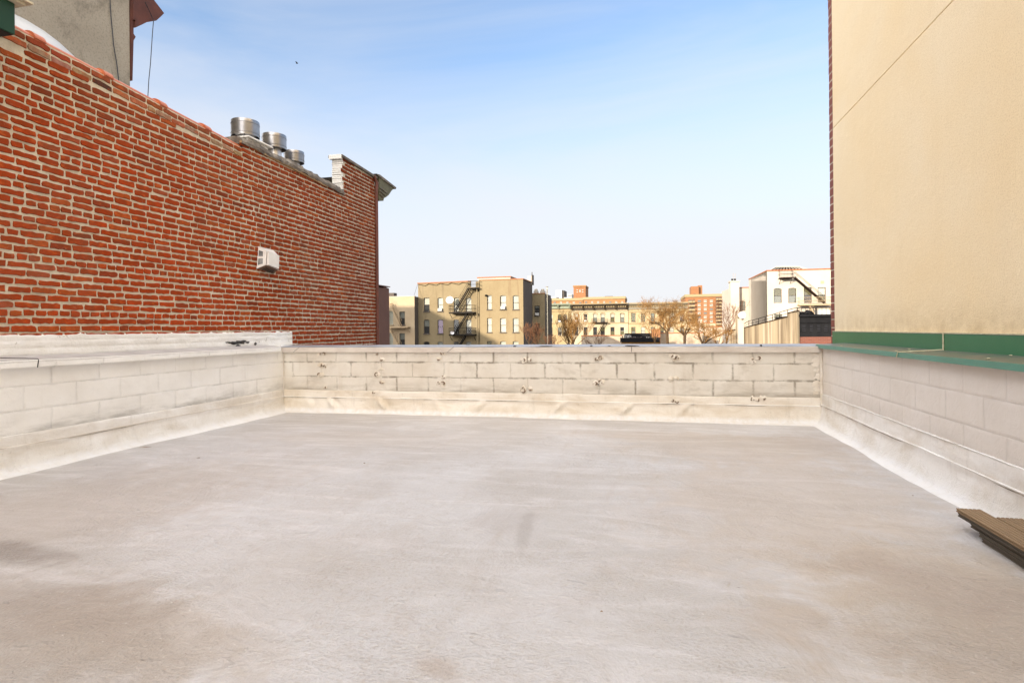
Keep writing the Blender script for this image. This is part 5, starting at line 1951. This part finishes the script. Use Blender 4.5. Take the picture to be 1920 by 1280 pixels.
# splayed left wall
far = atX(1404, 524.5, A_ - 0.0)
fl_ = atY(1404, 524.5, min(far.y, YH + 14))
b = MB()
b.prism([(A_, YH, GZ), (A_, YH, z10), (fl_.x, fl_.y, fl_.z), (fl_.x, fl_.y, GZ)], (0.3, 0.05, 0))
b.build('side_wall_splayed', M['bwhite'], t10)
b = MB()
b.prism([(A_ - .06, YH - .06, z10), (A_ - .06, YH - .06, z10 + .14), (fl_.x - .06, fl_.y, fl_.z + .14), (fl_.x - .06, fl_.y, fl_.z)], (0.4, 0.05, 0))
b.build('side_coping', M['terra_far'], t10)
b = MB()
p0_, p1_, p2_, p3_ = atY(1443, 507, YH + 3), atY(1515, 505, YH + 3), atY(1499, 500.3, YH + 4), atY(1455, 501, YH + 4)
b.prism([p0_ - UP * .4, p1_ - UP * .4, p2_, p3_], (0, 3, 0))
o = b.build('roof_light', M['ironbrown'], t10)
b = MB()
b.tube([p3_ + Vector((0, 0, .05)), p2_ + Vector((0, 0, .05))], .06, 5)
for k in range(12):
    f_ = k / 11
    b.tube([p3_.lerp(p2_, f_) + Vector((0, -.03, .02)), p0_.lerp(p1_, f_) + Vector((0, -.05, .0))], .035, 4)
b.build('glazing_bars', M['wframew'], o)
b = MB()
p, q = atY(1538.8, 531.7, YH - .04), atY(1545, 526.3, YH - .04)
b.box(p.x, q.x, YH - .04, YH - .004, p.z, q.z)
b.build('wall_vent', M['ironcream'], t10)
fire_escape('iron stair on the white building with a cream landing at the roof', YH, [(1463, 1487.5, 520.5, 507.5)], [((1489, 520), (1546, 568))], 'ironbrown', 1.1)
fire_escape('cream iron landing on the white building above the black shopfront', YH, [(1499, 1561, 571, 557.5)], [((1517, 573), (1528, 592))], 'ironcream', 1.2)
# lower left part with chimney
t11, A2, B2, z11 = house('tenement_building', 'lower white rendered house with a stout chimney and one dark window', YH + 14.6, 1386, 1406, 539.5, 12, M['bwhite'],
                         [(1387.3, 1397.7, 564, 582.5, dict(blind='blindgrey', bfrac=.95, arch=True, sill=False))])
b = MB()
b.box(A2, B2 + .1, YH + 14.5, YH + 14.9, z11, z11 + .12)
b.build('coping', M['terra_far'], t11)
p, q = atY(1370, 540, YH + 13.6), atY(1386, 528, YH + 13.6)
b = MB()
b.box(p.x, q.x - .01, YH + 13.6, YH + 15.6, GZ, q.z)
b.box(p.x - .12, q.x + .1, YH + 13.5, YH + 15.7, q.z, q.z + .18)
o = b.build('chimney', M['bwhite'], t11)
b = MB()
cx_ = (p.x + q.x) / 2
for s_ in (-.25, .15):
    b.lathe(cx_ + s_, YH + 14.6, [(.16, q.z + .18), (.16, q.z + .55), (.0, q.z + .56)], 8)
b.build('pot', M['iron'], o)
b = MB()
for s_ in (-.1, .2):
    b.tube([(cx_ + s_, YH + 14.6, q.z + .5), (cx_ + s_, YH + 14.6, q.z + 1.4)], .02, 4)
b.build('aerial', M['ironcream'], o)
r_ = atY(1353.5, 546.5, YH + 25)
b = MB()
b.prism([(p.x, YH + 14.1, GZ), (p.x, YH + 14.1, atY(1370, 540.5, YH + 14.1).z), (r_.x, r_.y, r_.z), (r_.x, r_.y, GZ)], (0.4, 0.1, 0))
b.build('side_wall_splayed', M['bwhite'], t11)
dish(atY(1391, 591, 70.5), 0.40, (-0.1, -0.95, 0.25), 'round white satellite dish on a white post beside the ribbed wall', mount=atY(1391, 600, 70.8))
b = MB()
p, q = atY(1384.3, 640, 71), atY(1394.5, 598, 71)
b.box(p.x, q.x, 71, 71.6, GZ, q.z)
b.box(p.x - .05, q.x + .05, 70.95, 71.65, q.z, q.z + .08)
tag(b.build('white_post', M['bwhite']), 'square white rendered pier carrying the round dish', 'pier')

# --- long streaked wall with ramp railing, black shopfront
wr = thing('garden_wall', 'streaked tan concrete wall with sloping top and railing', 'wall', (atY(1494.6, 640, 62).x, 62, GZ))


def wp(px, py):
    """point on the oblique plane from (px 1370, Y 74) to (px 1494.6, Y 62)"""
    P0, P1 = atY(1370, 600, 74.0), atY(1494.6, 600, 62.0)
    d_ = ray(px, py)
    nrm = Vector((-(P1 - P0).y, (P1 - P0).x, 0))
    return O + d_ * ((P0 - O).dot(nrm) / d_.dot(nrm))


tp = [wp(1367, 622), wp(1379, 618.5), wp(1379, 591.5), wp(1384, 591.5), wp(1385.6, 617.3), wp(1476.5, 594.5), wp(1477, 587.5), wp(1494.8, 584)]
bt = [Vector((p.x, p.y, GZ)) for p in (tp[-1], tp[0])]
b = MB()
b.prism(tp + bt, (0.25, 0.25, 0))
b.build('wall', M['ribbed'], wr)
b = MB()
for (i, j) in ((4, 5), (6, 7), (0, 1)):
    a, c = tp[i], tp[j]
    b.prism([a + Vector((-.05, -.05, 0)), c + Vector((-.05, -.05, 0)), c + Vector((-.05, -.05, .09)), a + Vector((-.05, -.05, .09))], (0.35, 0.35, 0))
b.build('coping', M['ironbrown'], wr)
b = MB()
rails = [(1394, 607.5, 617), (1404, 601.5, 611), (1411.5, 600.2, 610), (1422.5, 597, 608), (1435, 593.3, 605), (1448.5, 589.5, 601.5), (1462, 585.3, 598), (1476.5, 581, 594), (1494.5, 576.5, 585)]
tops = [wp(x, y) for x, y, z in rails]
b.tube(tops, .035, 5)
b.tube([t_ + (wp(x, z) - t_) * .5 for t_, (x, y, z) in zip(tops, rails)], .022, 4)
for t_, (x, y, z) in zip(tops, rails):
    b.tube([t_, wp(x, z + 1)], .03, 4)
b.build('railing', M['iron'], wr)
YBK = 62.4
bk = thing('black_building', 'black painted low building front with slatted shutters and brick base', 'building', (atY(1530, 640, YBK).x, YBK, GZ))
A, B = atY(1495.5, 591, YBK), atY(1600, 591, YBK)
b = MB()
b.box(A.x, B.x, YBK, YBK + 10, atY(1530, 631, YBK).z, A.z)
b.box(A.x - .1, B.x, YBK - .25, YBK - .001, atY(1530, 593.5, YBK).z, A.z + .06)
b.box(A.x, B.x, YBK - .12, YBK - .002, atY(1530, 605, YBK).z, atY(1530, 603.5, YBK).z)
b.build('front', M['black'], bk)
b = MB()
b.box(A.x, B.x, YBK + .02, YBK + 10, GZ, atY(1530, 631.2, YBK).z)
b.build('brick_base', M['redbrick'], bk)
for px in (1507, 1521, 1535, 1548.5, 1561):
    b = MB()
    for k in range(4):
        p, q = atY(px - 3, 611 + k * 3.2, YBK), atY(px + 3, 609.5 + k * 3.2, YBK)
        b.prism([(p.x, YBK - .09, p.z), (p.x, YBK - .003, q.z), (p.x, YBK - .003, p.z)], (q.x - p.x, 0, 0))
    b.build('shutter', M['slate'], bk)
b = MB()
zt_ = atY(1530, 576.5, YBK).z
x = A.x
b.tube([(A.x, YBK, zt_), (B.x, YBK, zt_)], .04, 5)
while x < B.x:
    b.tube([(x, YBK, A.z), (x, YBK, zt_)], .02, 4)
    x += .37
p = atY(1530, 580, YBK)
b.box(p.x - .07, p.x + .07, YBK - .05, YBK + .05, A.z, zt_)
b.build('railing', M['iron'], bk)
b = MB()
for (px, py, s_) in ((1502, 588, .35), (1509, 589, .3), (1515, 587, .45), (1521, 589, .3)):
    p = atY(px, py, YBK + 1)
    b.lump((p.x, YBK + 1, p.z), s_, s_, s_ * .7, px, 10, 6, .4)
b.build('roof_clutter', M['black'], bk)
p, q = atY(1535, 591, YBK + 3), atY(1558, 581, YBK + 3)
b = MB()
b.box(p.x, q.x, YBK + 3, YBK + 4.5, A.z - .1, q.z)
b.build('roof_box', M['fwhite'], bk, bevel=.1)


# --- unseen buildings out of frame, added to shade the terrace and the tan tenement
def block(label, x0, x1, y0, y1, z1, mat='redbrick'):
    t = thing('apartment_building', label, 'apartment building', ((x0 + x1) / 2, y1, GZ))  # unseen building added for its shade
    b = MB()
    b.box(x0, x1, y0, y1, GZ, z1)
    b.build('wall', M[mat], t)
    return t


block('unseen tall brick block added behind the terrace to keep it in shade', -38, -8, -45, -27, 19)
tt = thing('apartment_building', 'unseen stepped brick building far left of the terrace, shaped to shade the tan tenement', 'apartment building', (-60, 20, GZ))
b = MB()
b.prism([(-95, 20, GZ), (-50, 20, GZ), (-50, 20, 12.5), (-54, 20, 17.4), (-56.3, 20, 17.6), (-58, 20, 18.9), (-95, 20, 18.9)], (0, -10, 0))  # roofline shaped to cast the stepped shadow edge on the tan tenement
b.build('wall', M['redbrick'], tt)


# ------------------------------------------------------------------ bare trees
def tree(label, px, Y, fork_py, top_py, halfpx, seed, trunk_r=0.16, limbs=4, levels=5, mat='twig', name='bare_tree', density=2, spread=0.6, stems=1, up=0.25):
    rr = random.Random(seed)
    base = atY(px, 640, Y)
    zf = atY(px, fork_py, Y).z
    zt = atY(px, top_py, Y).z
    halfw = (atY(px + halfpx, 640, Y).x - base.x)
    t = thing(name, label, 'tree', (base.x, Y, GZ), 'bare winter trees')
    tr, cr = MB(), MB()
    hgt = zt - zf

    def grow(p, d, L, r, lev):
        n = 3
        pts = [p]
        rs = [r]
        q = p.copy()
        dd = d.copy()
        for i in range(n):
            dd = (dd + Vector((rr.gauss(0, .16), rr.gauss(0, .16), rr.gauss(0, .12) + up * .12))).normalized()
            q = q + dd * (L / n)
            pts.append(q.copy())
            rs.append(max(r * (1 - .35 * (i + 1) / n), .009))
        (tr if lev >= levels - 1 else cr).tube(pts, rs, 6 if lev >= levels - 1 else (4 if lev > 1 else 3), cap=False)
        if lev <= 0:
            return
        nb = density + (1 if rr.random() < .6 else 0)
        for k in range(nb):
            at_ = rr.choice([1, 2, 3, 3]) if k else 3
            a = rr.uniform(0, 2 * math.pi)
            side = Vector((math.cos(a) * 1.5, math.sin(a), rr.uniform(-.3, .5)))
            nd = (dd * 1.0 + side * rr.uniform(.4, 1.0) * spread + Vector((0, 0, up))).normalized()
            grow(pts[at_], nd, L * rr.uniform(.6, .82), rs[at_] * .66, lev - 1)

    for s_ in range(stems):
        off = Vector((rr.uniform(-1, 1) * halfw * .4, rr.uniform(-.5, .5), 0)) if stems > 1 else Vector((0, 0, 0))
        z0 = GZ
        pb = Vector((base.x, Y, z0)) + off * .3
        pf_ = Vector((base.x, Y, zf)) + off
        n = 6
        tr.tube([pb.lerp(pf_, i / n) + Vector((rr.gauss(0, .05), rr.gauss(0, .05), 0)) * (0 < i < n) for i in range(n + 1)], [trunk_r * (1.25 - .35 * i / n) for i in range(n + 1)], 8, cap=False)
        for k in range(limbs):
            a = 2 * math.pi * (k + rr.random() * .5) / limbs
            tilt = rr.uniform(.5, 1.25)
            d = Vector((math.cos(a) * tilt * halfw / max(hgt, .1), math.sin(a) * tilt * .6, 1.0)).normalized()
            grow(pf_ - Vector((0, 0, rr.uniform(0, .5) * min(hgt * .2, 1))), d, hgt * .36 / max(d.z, .45) * rr.uniform(.8, 1.1), trunk_r * .62, levels - 1)
    tr.build('trunk', M['bark'], t)
    cr.build('crown', M[mat], t)
    return t


tree('tall bare tree with forked trunk in front of the grey corniced row house', 1251, 88, 622, 566, 62, 3, .22, 5, 6, 'twig', density=3, spread=.9, up=.10)
tree('bare tree with curving limbs in front of the tall orange apartment block', 1284, 84, 627, 580, 46, 8, .20, 4, 6, 'twig', density=3, spread=.85, up=.10)
tree('dark-trunked bare tree before the whitewashed wall with a chimney', 1318, 78, 645, 590, 46, 12, .20, 5, 5, 'twig', density=3, spread=.85, up=.10)
tree('slender bare tree against the lower white house', 1362, 80, 640, 572, 28, 15, .12, 4, 6, 'twigred', spread=.5)
tree('reddish bare shrubby tree at the foot of the dark grey side wall', 999, 62, 650, 606, 26, 21, .07, 4, 5, 'twigred', stems=3, spread=.55, up=.4)
tree('pale fan-shaped bare tree in front of the mint-corniced house', 1074, 80, 650, 592, 34, 25, .10, 4, 5, 'twig', density=3, stems=3, spread=.4, up=.5)
tree('low dense thicket of bare reddish stems left of the whitewashed wall', 1040, 74, 652, 622, 26, 31, .07, 4, 4, 'twigred', stems=3, spread=.6, up=.2)
tree('low bare bush in front of the whitewashed wall', 1118, 86, 650, 627, 36, 35, .07, 4, 4, 'twigred', stems=3, spread=.8, up=.1)
tree('fine-twigged bare tree rising behind the near forked tree', 1228, 100, 640, 590, 36, 41, .14, 4, 6, 'twig')
tree('thin bare tree leaning by the streaked concrete wall', 1345, 72, 648, 612, 26, 45, .10, 5, 6, 'twig')

# a bird high in the sky
q = O + ray(557, 119) * 70
b = MB()
b.lump(tuple(q), .16, .07, .06, 1, 8, 5, .1)
for s_ in (-1, 1):
    b.prism([q + Vector((.06, 0, .02)), q + Vector((.02, s_ * .12, .12)), q + Vector((-.06, s_ * .3, .10)), q + Vector((-.08, 0, .02))], (0, 0, .012))
tag(b.build('bird', M['iron']), 'tiny dark bird high in the blue sky', 'bird')
